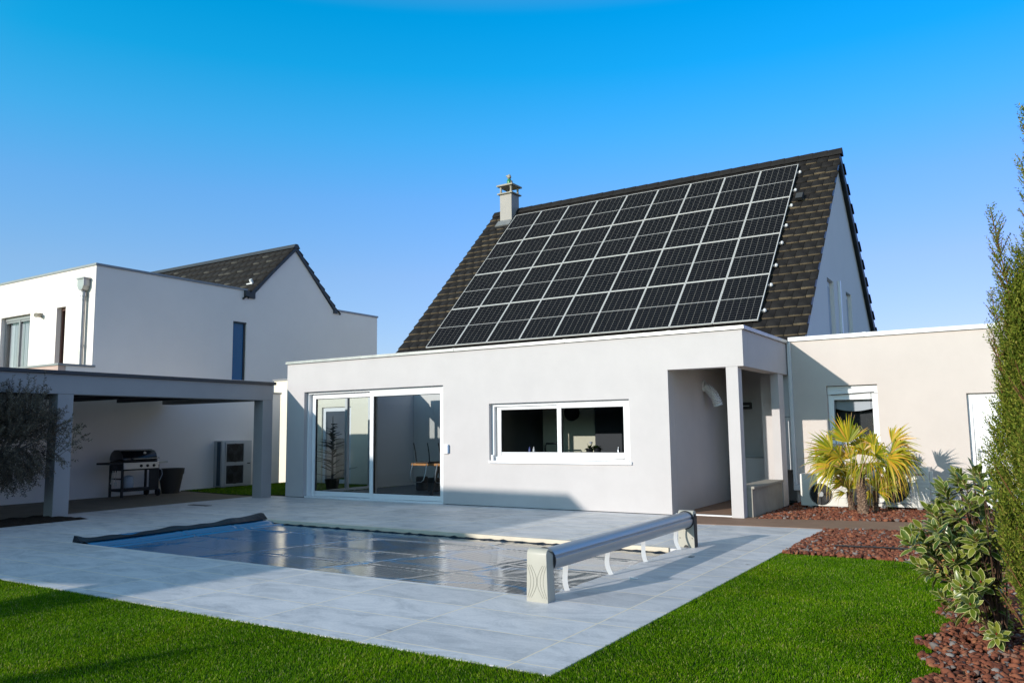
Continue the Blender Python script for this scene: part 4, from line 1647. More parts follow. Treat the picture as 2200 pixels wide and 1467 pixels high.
# ================================================================== pool
pe = thing('pool_edge', 'pale coping strip and dark liner around the covered pool', 'pool edge', (-7, 7.6, 0))
g = MB()
g.wall(PX0 - 0.03, PX1 + 0.03, PY0 - 0.03, PY1 + 0.03, -1.2, -0.302, holes=[(PX0, PX1, PY0, PY1)], axis='z')
g.box(PX0, PX1, PY1 - 0.004, PY1 + 0.02, -0.301, -0.05)
g.box(PX0, PX1, PY0 - 0.02, PY0 + 0.004, -0.301, -0.012)
g.box(PX0 - 0.02, PX0 + 0.004, PY0 + 0.005, PY1 - 0.005, -0.301, -0.012)
g.box(PX1 - 0.004, PX1 + 0.02, PY0 + 0.005, PY1 - 0.005, -0.301, -0.03)
build('liner', g, 'liner', pe)
g = MB()
g.box(PX0 + 0.05, PX1 - 0.10, PY1 - 0.03, PY1 + 0.025, -0.046, 0.010)
build('coping_strip', g, 'pool_edge', pe, bevel=0.006)
g = MB()
g.poly([(PX0 + 0.005, PY0 + 0.005, -0.16), (PX1 - 0.005, PY0 + 0.005, -0.16), (PX1 - 0.005, PY1 - 0.005, -0.16), (PX0 + 0.005, PY1 - 0.005, -0.16)])
kind(build('water', g, 'liner'), 'structure')

# the floating cover: seams along it, wrinkles, the far left edge turned up on the deck
pc = thing('pool_cover', 'shiny blue-grey bubble cover floating on the pool, wrinkled at its edges', 'pool cover', (-7, 7.6, 0))
nx, ny = 420, 220
xs = np.linspace(PX0 - 0.10, PX1 - 0.02, nx)
ys = np.linspace(PY0 + 0.012, PY1 - 0.035, ny)
gx, gy = np.meshgrid(xs, ys, indexing='ij')


def fbm(x, y, seed, oct_=4):
    r = np.random.default_rng(seed)
    z = np.zeros_like(x)
    a = 1.0
    f = 1.0
    for _ in range(oct_):
        for _k in range(3):
            th = r.uniform(0, 2 * np.pi)
            z += a * np.sin(f * (x * np.cos(th) + y * np.sin(th)) + r.uniform(0, 6)) / 3
        a *= 0.5
        f *= 2.1
    return z


wob = 0.07 * fbm(gx * 0.8, gy * 0.8, 3)
sm = np.clip(0.45 + 0.8 * fbm(gx * 1.1, gy * 0.4, 8), 0, 1)
gz = -0.045 + 0.0013 * fbm(gx * 1.6, gy * 1.6, 5)
# welded seams running along the pool
for ysm in (6.82, 7.55, 8.45):
    d = gy - (ysm + wob)
    gz += 1.5 * sm * (-0.005 * np.exp(-(d / 0.022) ** 2) + 0.0035 * np.exp(-((np.abs(d) - 0.06) / 0.03) ** 2))
for xsm in (-9.6, -8.1, -6.3, -5.0):
    d = gx - (xsm + 2.5 * wob + 0.25 * (gy - 7.5))
    gz += (1 - sm) * (-0.004 * np.exp(-(d / 0.03) ** 2) + 0.003 * np.exp(-((np.abs(d) - 0.07) / 0.04) ** 2))
# fine ribs across
gz += 0.0005 * np.clip((PX1 - 0.9 - gx) / 0.8, 0, 1) * np.sin(gx * 2 * np.pi / 0.085 + 0.6 * np.sin(gy * 1.7))
# folds near the reel and along the long edges
ed = np.exp(-(PX1 - gx) / 0.55)
gz += ed * 0.0026 * np.sin(gx * 26 + 3 * np.sin(gy * 4)) * (0.5 + 0.5 * np.sin(gy * 7 + 1))
ef = np.exp(-(gy - PY0) / 0.06)
gz += ef * (0.022 + 0.012 * np.sin(gx * 9 + 2 * np.sin(gx * 2.3)))
eb = np.exp(-(PY1 - gy) / 0.07)
gz += -eb * 0.030 + eb * 0.012 * np.sin(gx * 23 + 4 * np.sin(gx * 3.1)) * (0.4 + 0.6 * (gx > -7))
# left end pulled up and over the coping
up = np.clip((PX0 + 0.55 - gx) / 0.65, 0, 1)
gz += up ** 1.5 * 0.07 + 0.016 * np.sin(np.clip(up, 0, 1) * 14 + 0.5 * np.sin(gy * 3)) * (up > 0.02)
cor = np.exp(-((PY1 - gy) / 0.25) ** 2) * up
gz += 0.03 * cor
cor2 = np.exp(-((gy - PY0) / 0.10) ** 2) * np.clip((PX0 + 0.12 - gx) / 0.22, 0, 1)
gz += 0.01 * cor2
gz = np.where(gx < PX0 + 0.012, np.maximum(gz, 0.010), gz)
gz = np.where(gx < PX0 - 0.09, 0.004, gz)
idx = np.arange(nx * ny).reshape(nx, ny)
Fq = np.stack([idx[:-1, :-1], idx[1:, :-1], idx[1:, 1:], idx[:-1, 1:]], -1).reshape(-1, 4)
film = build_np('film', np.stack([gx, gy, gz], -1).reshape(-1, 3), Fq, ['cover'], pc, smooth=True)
# dark edging that shows along the back and the turned-up end
ne = 60
lip_o, lip_t, lip_i, lip_u = [], [], [], []
for k in range(ne + 1):
    y = PY0 + 0.0 + (PY1 - PY0 + 0.01) * k / ne
    s_ = k / ne
    hgt = 0.036 + 0.045 * s_ ** 2 + 0.012 * math.sin(s_ * 17) + 0.007 * math.sin(s_ * 41 + 1) + 0.05 * math.exp(-(s_ / 0.03) ** 2) + 0.045 * math.exp(-((1 - s_) / 0.05) ** 2)
    x = PX0 - 0.06 + 0.012 * math.sin(s_ * 11)
    lip_o.append((x - 0.055, y, 0.004))
    lip_t.append((x - 0.018, y, hgt))
    lip_i.append((x + 0.045, y, hgt * 0.93))
    lip_u.append((x + 0.15, y, 0.012))
g = MB()
for A_, B_ in ((lip_o, lip_t), (lip_t, lip_i), (lip_i, lip_u)):
    for k in range(ne):
        g.poly([A_[k], A_[k + 1], B_[k + 1], B_[k]])
for k in (0, ne):
    g.poly([lip_o[k], lip_t[k], lip_i[k], lip_u[k]])
build('turned_up_edge', g, 'cover_under', pc, smooth=True)
g = MB()
pth = [(PX0 + (PX1 - PX0 - 0.1) * k / 70, PY1 - 0.045 + 0.006 * math.sin(k * 1.7), -0.058 + 0.010 * math.sin(k * 2.3)) for k in range(71)]
g.tube(pth, [0.020 + 0.006 * math.sin(k * 3.1) for k in range(71)], 6)
build('edging', g, 'cover_under', pc, smooth=True)

# ------------------------------------------------------------------ cover reel
rl = thing('cover_reel', 'aluminium pool-cover reel on two beige plastic stands with hanging white straps', 'cover reel', (-3.5, 7.7, 0))


def stand(yc, near):
    x0, x1 = -3.605, -3.40
    xm = (x0 + x1) / 2
    wb, wt, hh = 0.205, 0.185, 0.435
    sec = []
    # side profile (y, z): rounded top, slight flare at the foot
    dpt = 0.115
    g = MB()
    n = 10
    prof = [(-dpt / 2, 0.0), (dpt / 2 + 0.012, 0.0), (dpt / 2, 0.30), (dpt / 2, 0.40)]
    for k in range(n + 1):
        a = math.pi * k / n
        prof.append((dpt / 2 * math.cos(a), 0.385 + 0.05 * math.sin(a)))
    prof += [(-dpt / 2, 0.30)]
    bm_v = []
    for sx in (-1, 1):
        for (yy, zz) in prof:
            wv = wb / 2 + (wt - wb) / 2 * min(zz / hh, 1)
            bm_v.append((xm + sx * wv, yc + yy, zz))
    m_ = len(prof)
    b = len(g.v)
    g.v += bm_v
    g.f.append(tuple(b + i for i in range(m_)))
    g.f.append(tuple(b + m_ + i for i in reversed(range(m_))))
    g.m += [0, 0]
    for i in range(m_):
        j = (i + 1) % m_
        g.f.append((b + i, b + j, b + m_ + j, b + m_ + i))
        g.m.append(0)
    st = build('stand', g, 'beige_plastic', rl, bevel=0.008, smooth=True)
    g = MB()
    sg_ = -1 if near else -1
    yf = yc - dpt / 2 - 0.003
    # white cap over the shoulder
    n = 10
    cpf = [(-dpt / 2 - 0.004, 0.315)]
    for k in range(n + 1):
        a = math.pi - math.pi * k / n
        cpf.append(((dpt / 2 + 0.004) * math.cos(a), 0.388 + 0.053 * math.sin(a)))
    cpf += [(dpt / 2 + 0.004, 0.40), (dpt / 2 - 0.01, 0.38), (-dpt / 2 + 0.01, 0.38), (-dpt / 2 + 0.01, 0.315)]
    g.prism(cpf, 0, xm - 0.068, xm + 0.068)
    build('cap', g, 'white_pvc', st, smooth=True)
    if near:
        for sx in (-1, 1):
            for k in range(3):
                pts = []
                for q in range(15):
                    tt = q / 14
                    zz = 0.035 + 0.265 * tt
                    xx = xm + sx * (0.092 - 0.018 * k - 0.045 * math.sin(math.pi * tt) * (0.7 + 0.25 * k))
                    pts.append((xx, yf + 0.002 - 0.0 * zz, zz))
                g2 = MB()
                g2.tube(pts, 0.0022, 5)
                build('raised_line', g2, 'arc', st, smooth=True)
    else:
        g2 = MB()
        for q in range(9):
            a0, a1 = math.pi * q / 9, math.pi * (q + 1) / 9
            g2.poly([(xm + 0.03 * math.cos(a0), yf - 0.0015, 0.03 * math.sin(a0)), (xm + 0.03 * math.cos(a1), yf - 0.0015, 0.03 * math.sin(a1)), (xm, yf - 0.0015, 0.0)])
        for px_, pz_ in ((-0.075, 0.11), (0.078, 0.11), (-0.068, 0.36), (0.068, 0.36)):
            g2.lathe([(0.006, -0.002), (0.006, 0.002)], (xm + px_, yf, pz_), 8, 'y')
        build('foot_notch', g2, 'black', st, fix=False)
    # dark hub where the tube enters
    g = MB()
    yh = yc + (dpt / 2 + 0.001 if near else -dpt / 2 - 0.028)
    g.lathe([(0.100, 0.0), (0.108, 0.008), (0.108, 0.020), (0.100, 0.027)], (xm + 0.004, yh, 0.325), 28, 'y')
    build('hub', g, 'black_plastic', st, smooth=True)
    if near:
        return st
    g = MB()
    g.prism([(yc - dpt / 2 + 0.012, 0.006), (yc + dpt / 2 - 0.008, 0.006), (yc + dpt / 2 - 0.014, 0.36), (yc, 0.395), (yc - dpt / 2 + 0.012, 0.36)], 0, xm + 0.096, xm + 0.1065)
    build('side_plate', g, 'black_plastic', st)
    return st


stand(5.93, True)
stand(9.45, False)
g = MB()
prof = []
n = 40
for k in range(n):
    a = 2 * math.pi * k / n
    r = 0.096
    if abs(((math.degrees(a) - 200) + 180) % 360 - 180) < 7 or abs(((math.degrees(a) - 20) + 180) % 360 - 180) < 7:
        r = 0.082
    prof.append((-3.4985 + r * math.cos(a), 0.325 + r * math.sin(a)))
ya, yb = 6.018, 9.362
b = len(g.v)
g.v += [(p[0], ya, p[1]) for p in prof] + [(p[0], yb, p[1]) for p in prof]
for k in range(n):
    k2 = (k + 1) % n
    g.f.append((b + k, b + k2, b + n + k2, b + n + k))
    g.m.append(0)
g.f += [tuple(b + k for k in range(n)), tuple(b + n + k for k in reversed(range(n)))]
g.m += [0, 0]
build('tube', g, 'alu', rl, smooth=True)
for i, ys_ in enumerate((6.388, 7.289, 8.144, 9.151)):
    g = MB()
    sgn = 1 if i % 2 else -1
    ptsL, ptsR = [], []
    n = 12
    for q in range(n + 1):
        tt = q / n
        zz = 0.255 - 0.250 * tt
        xx = -3.555 + 0.055 * tt - 0.035 * math.sin(math.pi * tt) * (0.6 + 0.3 * sgn)
        yy = ys_ + 0.07 * (1 - tt) + 0.012 * math.sin(2 * math.pi * tt)
        ptsL.append((xx - 0.016, yy - 0.016, zz))
        ptsR.append((xx + 0.016, yy + 0.016, zz + 0.003))
    for q in range(n):
        g.poly([ptsL[q], ptsR[q], ptsR[q + 1], ptsL[q + 1]])
        g.poly([(ptsL[q][0] + 0.003, *ptsL[q][1:]), (ptsL[q + 1][0] + 0.003, *ptsL[q + 1][1:]), (ptsR[q + 1][0] + 0.003, *ptsR[q + 1][1:]), (ptsR[q][0] + 0.003, *ptsR[q][1:])])
    build('strap', g, 'strap', rl, fix=False)
g = MB()
g.box(-3.27, -3.19, 7.20, 7.235, 0.001, 0.012)
tag(build('loose_clip', g, 'white_pvc', bevel=0.004), 'small white plastic clip lying on the paving beside the reel', 'clip')
g = MB()
g.box(-3.22, -3.17, 8.68, 8.75, 0.001, 0.010)
tag(build('loose_clip', g, 'grey_metal', bevel=0.003), 'small grey clip lying in the reel shadow', 'clip')

# ================================================================== barbecue
bq = thing('gas_barbecue', 'black three-burner gas barbecue on a wheeled cart under the carport', 'barbecue', (-17.55, 11.15, 0))
BX = -17.25                     # front plane (faces +x)
by0, by1 = 10.66, 11.64
g = MB()
for yy in (by0 + 0.03, by1 - 0.07):
    for xx in (BX - 0.05, BX - 0.52):
        g.box(xx, xx + 0.045, yy, yy + 0.045, 0.02, 0.74)
for xx in (BX - 0.05, BX - 0.52):
    g.box(xx + 0.004, xx + 0.04, by0 + 0.076, by1 - 0.071, 0.15, 0.19)
g.box(BX - 0.5, BX - 0.02, by0 + 0.076, by1 - 0.071, 0.192, 0.205)
g.box(BX - 0.474, BX - 0.051, by0 + 0.034, by0 + 0.07, 0.42, 0.45)
g.box(BX - 0.474, BX - 0.051, by0 + 0.034, by0 + 0.07, 0.15, 0.19)
build('cart', g, 'black_plastic', bq, bevel=0.004)
g = MB()
g.box(BX - 0.03, BX - 0.004, by1 - 0.27, by1 - 0.075, 0.20, 0.64)
build('door_panel', g, 'black_plastic', bq, bevel=0.004)
g = MB()
g.prism([(BX - 0.55, 0.62), (BX - 0.06, 0.62), (BX - 0.03, 0.84), (BX - 0.55, 0.84)], 1, by0 + 0.06, by1 - 0.06)
build('firebox', g, 'black', bq, bevel=0.01)
g = MB()
g.prism([(BX - 0.02, 0.655), (BX + 0.025, 0.655), (BX - 0.0, 0.80), (BX - 0.02, 0.80)], 1, by0 + 0.06, by1 - 0.06)
cpnl = build('control_panel', g, 'steel', bq, bevel=0.003)
for k in range(3):
    g = MB()
    g.lathe([(0.034, 0), (0.034, 0.012), (0.024, 0.016), (0.022, 0.035)], (BX + 0.012, 11.14 + 0.16 * k, 0.72), 16, 'x')
    build('knob', g, 'black_plastic', cpnl, smooth=True)
g = MB()
lid = [(BX - 0.56, 0.845), (BX + 0.0, 0.845), (BX + 0.0, 0.88), (BX - 0.045, 0.99), (BX - 0.12, 1.065), (BX - 0.24, 1.095), (BX - 0.40, 1.09), (BX - 0.50, 1.03), (BX - 0.56, 0.93)]
g.prism(lid, 1, by0 + 0.05, by1 - 0.08)
ld = build('lid', g, 'black_gloss', bq, bevel=0.018, smooth=True)
g = MB()
g.tube([(BX + 0.0, by0 + 0.26, 0.90), (BX + 0.045, by0 + 0.26, 0.885), (BX + 0.045, by1 - 0.06, 0.885), (BX + 0.0, by1 - 0.06, 0.90)], 0.012, 8)
build('handle', g, 'steel', ld, smooth=True)
g = MB()
g.lathe([(0.035, 0), (0.035, 0.012)], (BX - 0.058, 11.26, 1.01), 18, 'x')
build('thermometer', g, 'steel', ld)
g = MB()
g.box(BX - 0.52, BX - 0.02, by0 - 0.28, by0 + 0.05, 0.765, 0.81)
build('side_shelf', g, 'black_plastic', bq, bevel=0.008)
g = MB()
g.box(BX - 0.50, BX - 0.04, by1 - 0.055, by1 + 0.22, 0.765, 0.81)
build('side_shelf', g, 'steel', bq, bevel=0.006)
for yy in (by1 - 0.10, ):
    for xx in (BX - 0.06, BX - 0.50):
        g = MB()
        g.lathe([(0.02, -0.025), (0.085, -0.022), (0.092, 0.0), (0.085, 0.022), (0.02, 0.025)], (xx, yy + 0.09, 0.092), 20, 'y')
        build('wheel', g, 'black_plastic', bq, smooth=True)
g = MB()
g.lathe([(0.06, 0.0), (0.11, 0.02), (0.12, 0.08), (0.12, 0.22), (0.09, 0.28), (0.03, 0.30)], (BX - 0.28, 11.02, 0.206), 20)
build('gas_bottle', g, 'ac_grey', bq, smooth=True)
g = MB()
g.tube([(BX - 0.1, by1 + 0.0, 0.66), (BX - 0.08, by1 + 0.09, 0.60), (BX - 0.08, by1 + 0.11, 0.50), (BX - 0.1, by1 + 0.06, 0.36), (BX - 0.2, by1 - 0.05, 0.30)], 0.010, 8)
build('gas_hose', g, 'ac_grey', bq, smooth=True)
for k, (nm, lb, y_) in enumerate((('tongs', 'long-handled tongs hanging nearest the corner of the barbecue shelf', 10.455), ('fork', 'two-pronged fork hanging in the middle under the barbecue shelf', 10.50), ('spatula', 'flat spatula hanging beside the barbecue cart leg', 10.555))):
    t = thing(nm, lb, 'utensil', (BX - 0.02, y_, 0.76), 'barbecue tools on the side shelf')
    g = MB()
    g.tube([(BX - 0.01, y_, 0.755), (BX - 0.01, y_, 0.60)], 0.011, 8)
    build('grip', g, 'black', t)
    g = MB()
    g.tube([(BX - 0.01, y_, 0.599), (BX - 0.01, y_ - 0.015, 0.38)], 0.005, 6)
    if k == 2:
        g.box(BX - 0.014, BX - 0.008, y_ - 0.05, y_ + 0.02, 0.30, 0.379)
    elif k == 1:
        g.tube([(BX - 0.01, y_ - 0.035, 0.37), (BX - 0.01, y_ - 0.035, 0.29)], 0.004, 6)
        g.tube([(BX - 0.01, y_ + 0.005, 0.37), (BX - 0.01, y_ + 0.005, 0.29)], 0.004, 6)
        g.tube([(BX - 0.01, y_ - 0.035, 0.372), (BX - 0.01, y_ + 0.005, 0.372)], 0.004, 6)
    else:
        g.tube([(BX - 0.01, y_ + 0.012, 0.599), (BX - 0.01, y_ + 0.02, 0.32)], 0.005, 6)
        g.lathe([(0.018, -0.003), (0.018, 0.003)], (BX - 0.01, y_ - 0.015, 0.36), 10, 'x')
    build('blade', g, 'steel', t)
pt = thing('plant_pot', 'large empty dark plastic pot standing beside the barbecue', 'plant pot', (-17.85, 12.32, 0))
g = MB()
g.lathe([(0.20, 0.0), (0.285, 0.46), (0.30, 0.46), (0.315, 0.60), (0.29, 0.60), (0.27, 0.42), (0.1, 0.40)], (-17.85, 12.34, -0.002), 36)
build('body', g, 'pot', pt, smooth=True)

# ================================================================== outdoor units


def fan_face(name_parent, c, r, axis, nblade=5, mats=('fan', 'fan_hub', 'black')):
    """recess disc, fan blades, hub and wire guard on a face looking along -y or +x"""
    cx, cy, cz = c

    def P(u, w, o):
        return (cx + u, cy - o, cz + w) if axis == 'y' else (cx + o, cy + u, cz + w)
    g = MB()
    n = 40
    g.poly([P(r * math.cos(2 * math.pi * k / n), r * math.sin(2 * math.pi * k / n), 0.002) for k in range(n)])
    rc = build('fan_recess', g, 'black', name_parent, fix=False)
    g = MB()
    for k in range(nblade):
        a0 = 2 * math.pi * k / nblade
        pts = []
        for q in range(7):
            pts.append((0.22 * r, a0 + 0.5 * q / 6))
        for q in range(7):
            pts.append((0.93 * r, a0 + 1.05 - 0.85 * q / 6))
        g.poly([P(p[0] * math.cos(p[1]), p[0] * math.sin(p[1]), 0.006 + 0.006 * (i / 14)) for i, p in enumerate(pts)])
    build('fan_blades', g, mats[0], name_parent, fix=False)
    g = MB()
    pts = [P(0.27 * r * math.cos(2 * math.pi * k / 24), 0.27 * r * math.sin(2 * math.pi * k / 24), 0.016) for k in range(24)]
    g.poly(pts)
    build('fan_hub', g, mats[1], name_parent, fix=False)
    g = MB()
    for rr in np.linspace(0.32, 1.02, 8):
        ring = [P(rr * r * math.cos(2 * math.pi * k / 36), rr * r * math.sin(2 * math.pi * k / 36), 0.024) for k in range(37)]
        g.tube(ring, 0.0022 if rr < 1 else 0.005, 4, cap=False)
    for k in range(4):
        a = math.pi * k / 2 + 0.02
        g.tube([P(0.2 * r * math.cos(a), 0.2 * r * math.sin(a), 0.026), P(1.06 * r * math.cos(a), 1.06 * r * math.sin(a), 0.022)], 0.003, 4)
    build('fan_guard', g, mats[2], name_parent, fix=False)


# left unit by the garage
y0 = 14.72
a1 = thing('air_conditioner', 'cream outdoor air-conditioning unit with an open round fan, left of the palms', 'air conditioner', (-2.97, 14.9, 0.05), 'outdoor units in the gravel by the garage')
g = MB()
g.box(-3.36, -2.585, y0, y0 + 0.30, 0.055, 0.60)
build('casing', g, 'ac_white', a1, bevel=0.015, smooth=True)
fan_face(a1, (-3.02, y0, 0.26), 0.175, 'y')
for xx in (-3.25, -2.75):
    g = MB()
    g.box(xx, xx + 0.08, y0 + 0.02, y0 + 0.28, 0.0, 0.054)
    build('foot', g, 'grey_metal', a1)
g = MB()
for k in range(4):
    g.box(-2.80, -2.62, y0 - 0.003, y0 - 0.0005, 0.20 + 0.07 * k, 0.206 + 0.07 * k)
build('pressed_lines', g, 'ac_grey', a1)
# right unit
y0 = 15.0
a2 = thing('air_conditioner', 'larger outdoor air-conditioning unit with square fan grille and blue badge, right of the palms', 'air conditioner', (-1.7, 15.2, 0.05), 'outdoor units in the gravel by the garage')
g = MB()
g.box(-2.26, -1.355, y0, y0 + 0.33, 0.055, 0.725)
build('casing', g, 'ac_white', a2, bevel=0.012, smooth=True)
g = MB()
g.frame(-2.16, -1.635, 0.115, 0.64, y0 - 0.018, y0 - 0.001, 0.02)
build('grille_frame', g, 'ac_grey', a2, bevel=0.003)
fan_face(a2, (-1.897, y0, 0.378), 0.235, 'y')
g = MB()
g.box(-1.56, -1.43, y0 - 0.004, y0 - 0.0005, 0.592, 0.622)
bd = build('badge', g, 'logo', a2)
g = MB()
for k in range(10):
    xx = -1.553 + 0.0118 * k
    hh = 0.009 if k not in (4, 6) else 0.012
    g.box(xx, xx + 0.003, y0 - 0.006, y0 - 0.0045, 0.602, 0.602 + hh)
    if k % 3 != 1:
        g.box(xx + 0.003, xx + 0.008, y0 - 0.006, y0 - 0.0045, 0.602 + hh - 0.003, 0.602 + hh)
    if k % 2 == 0:
        g.box(xx + 0.003, xx + 0.008, y0 - 0.006, y0 - 0.0045, 0.602, 0.605)
build('badge_letters', g, 'white_pvc', bd)
g = MB()
for k in range(7):
    g.box(-1.62, -1.37, y0 - 0.003, y0 - 0.0005, 0.13 + 0.065 * k, 0.135 + 0.065 * k)
build('pressed_lines', g, 'ac_grey', a2)
g = MB()
g.box(-1.352, -1.27, y0 + 0.10, y0 + 0.30, 0.2, 0.55)
g.box(-1.352, -1.30, y0 + 0.05, y0 + 0.099, 0.30, 0.66)
build('valve_cover', g, 'ac_white', a2, bevel=0.006)
for xx in (-2.12, -1.56):
    g = MB()
    g.box(xx, xx + 0.08, y0 + 0.02, y0 + 0.31, 0.0, 0.054)
    build('foot', g, 'grey_metal', a2)
# twin-fan heat pump at the boundary wall
h1 = thing('heat_pump', 'tall grey twin-fan heat pump standing on turf against the white boundary wall', 'heat pump', (-18.1, 14.4, 0))
hx = -17.98
g = MB()
g.box(hx - 0.34, hx, 13.93, 14.90, 0.03, 1.245)
build('casing', g, 'ac_grey', h1, bevel=0.010, smooth=True)
g = MB()
g.box(hx - 0.20, hx - 0.06, 13.921, 13.929, 0.06, 1.22)
build('coil_side', g, 'liner', h1)
for k, zc in enumerate((0.92, 0.345)):
    g = MB()
    for (a, b, c, d) in ((14.03, 14.06, zc - 0.27, zc + 0.27), (14.62, 14.65, zc - 0.27, zc + 0.27), (14.06, 14.62, zc + 0.24, zc + 0.27), (14.06, 14.62, zc - 0.27, zc - 0.24)):
        g.box(hx + 0.001, hx + 0.018, a, b, c, d)
    build('grille_frame', g, 'ac_grey', h1)
    g = MB()
    g.box(hx + 0.0005, hx + 0.0015, 14.06, 14.62, zc - 0.24, zc + 0.24)
    build('grille_back', g, 'fan', h1)
    fan_face(h1, (hx + 0.002, 14.34, zc), 0.235, 'x', 3, ('fan', 'fan', 'black'))
g = MB()
g.box(hx + 0.001, hx + 0.012, 14.76, 14.85, 0.615, 0.64)
build('latch', g, 'black', h1)
for yy in (14.0, 14.75):
    g = MB()
    g.box(hx - 0.33, hx - 0.02, yy, yy + 0.08, 0.0, 0.029)
    build('foot', g, 'grey_metal', h1)

# ================================================================== things behind the glass
tb = thing('table', 'orange wooden table top seen through the right pane of the patio door', 'table', (-10.9, 14.6, 0))
g = MB()
g.box(-11.78, -10.2, 14.25, 14.95, 0.66, 0.71)
build('table_top', g, 'orange_wood', tb, bevel=0.006)
for xx in (-11.30, -10.3):
    g = MB()
    g.prism([(14.3, 0.0), (14.36, 0.0), (14.62, 0.64), (14.56, 0.64)], 0, xx, xx + 0.06)
    g.prism([(14.9, 0.0), (14.84, 0.0), (14.58, 0.64), (14.64, 0.64)], 0, xx + 0.001, xx + 0.061)
    build('leg', g, 'black', tb)


def hung_chair(x, y, label):
    t = thing('chair', label, 'chair', (x, y, 0.71), 'cantilever chairs hung on the table')
    g = MB()
    g.box(x - 0.21, x + 0.21, y - 0.2, y + 0.22, 0.713, 0.75)
    build('seat', g, 'black', t, bevel=0.012)
    g = MB()
    for sx in (-0.19, 0.19):
        g.tube([(x + sx, y - 0.18, 0.74), (x + sx * 1.02, y - 0.21, 0.95), (x + sx * 1.05, y - 0.27, 1.17)], 0.012, 8)
    build('back_frame', g, 'black', t, smooth=True)
    g = MB()
    g.tube([(x - 0.2, y - 0.30, 0.70), (x - 0.21, y - 0.36, 0.5), (x - 0.19, y - 0.40, 0.36), (x - 0.13, y - 0.42, 0.31), (x + 0.13, y - 0.42, 0.31), (x + 0.19, y - 0.40, 0.36), (x + 0.21, y - 0.36, 0.5), (x + 0.2, y - 0.30, 0.70)], 0.011, 8)
    build('base_frame', g, 'steel', t, smooth=True)


hung_chair(-11.45, 14.45, 'black cantilever chair hung on the near end of the orange table')
hung_chair(-10.75, 14.45, 'black cantilever chair hung further along the orange table, half hidden by the door frame')
for i, (x, y) in enumerate(((-12.55, 15.6), (-11.95, 15.3))):
    g = MB()
    g.lathe([(0.13, 0), (0.15, 0.02), (0.15, 0.30), (0.13, 0.33)], (x, y, -0.003), 20)
    tag(build('basket', g, 'wicker', smooth=True), ('dark woven basket on the blue floor, farther from the table' if i == 0 else 'dark woven basket on the blue floor, right below the hung chair'), 'basket', 'woven baskets behind the patio door')
# small fir beyond the glazing
fr_ = thing('fir_tree', 'dark little fir tree standing beyond the glazed corner of the patio room', 'fir tree', (-14.85, 14.85, 0))
V, F = [], []
for k in range(70):
    h = 0.3 + 1.35 * rng.random() ** 0.8
    a = rng.uniform(0, 2 * math.pi)
    L = 0.62 * (1.9 - h) / 1.6 * rng.uniform(0.7, 1.1)
    for q in range(26):
        t_ = (q + 0.5) / 26
        c = np.array([math.cos(a) * L * t_, math.sin(a) * L * t_, h + 0.22 * L * t_])
        for sd in (-1, 1):
            d = np.array([math.cos(a + sd * 0.9), math.sin(a + sd * 0.9), 0.3]) * 0.055
            u = np.array([-math.sin(a), math.cos(a), 0]) * 0.008 + np.array([0, 0, 0.006])
            b = len(V)
            V += [c - u, c + u, c + d]
            F.append((b, b + 1, b + 2))
V = np.array(V) + np.array([-14.85, 14.85, 0])
build_np('foliage', V, np.array(F), 'fir_leaf', fr_)
g = MB()
g.tube([(-14.85, 14.85, 0), (-14.85, 14.85, 1.85)], [0.035, 0.008], 8)
build('trunk', g, 'bark_grey', fr_)
g = MB()
g.lathe([(0.14, 0), (0.19, 0.26), (0.17, 0.26), (0.15, 0.2)], (-14.85, 14.85, 0.001), 20)
build('pot', g, 'pot', fr_)

# kitchen window still life
t = thing('wall_clock', 'round black clock high on the cream kitchen wall', 'clock', (-8.0, 14.58, 1.78))
g = MB()
pcl = at(1228, 886, 14.57)
g.lathe([(0.16, -0.03), (0.17, -0.02), (0.17, 0.015), (0.15, 0.02)], (pcl.x, 14.575, pcl.z), 32, 'y')
build('case', g, 'black_plastic', t, smooth=True)
g = MB()
g.lathe([(0.14, -0.002), (0.14, 0.0)], (pcl.x, 14.54, pcl.z), 32, 'y')
build('dial', g, 'dark_wood', t)
pp = at(1271, 968, 13.4)
t = thing('pot_plant', 'leafy plant with a pale flower in a dark pot inside the kitchen window', 'pot plant', (pp.x, 13.4, 0.966))
g = MB()
g.lathe([(0.055, 0), (0.075, 0.11), (0.07, 0.11), (0.06, 0.09)], (pp.x - 0.04, 13.4, 0.966), 20)
g.lathe([(0.055, 0), (0.075, 0.11), (0.07, 0.11), (0.06, 0.09)], (pp.x + 0.11, 13.42, 0.966), 20)
build('pot', g, 'black_plastic', t, smooth=True)
V, F = [], []
for k in range(46):
    a = rng.uniform(0, 2 * math.pi)
    el = rng.uniform(-0.1, 1.2)
    L = rng.uniform(0.07, 0.15)
    bx = pp.x + rng.choice([-0.04, 0.11])
    d = np.array([math.cos(a) * math.cos(el), math.sin(a) * math.cos(el), math.sin(el)])
    c = np.array([bx, 13.4, 1.07])
    u = np.cross(d, [0, 0, 1.0])
    u /= np.linalg.norm(u) + 1e-6
    b = len(V)
    V += [c, c + d * L * 0.5 + u * 0.025, c + d * L - np.array([0, 0, 0.03]), c + d * L * 0.5 - u * 0.025]
    F.append((b, b + 1, b + 2, b + 3))
build_np('leaves', np.array(V), np.array(F), 'plant_leaf', t)
g = MB()
g.lathe([(0.01, 0), (0.03, 0.02), (0.035, 0.04), (0.01, 0.05)], (pp.x, 13.38, 1.15), 12)
build('flower', g, 'curtain', t, smooth=True)
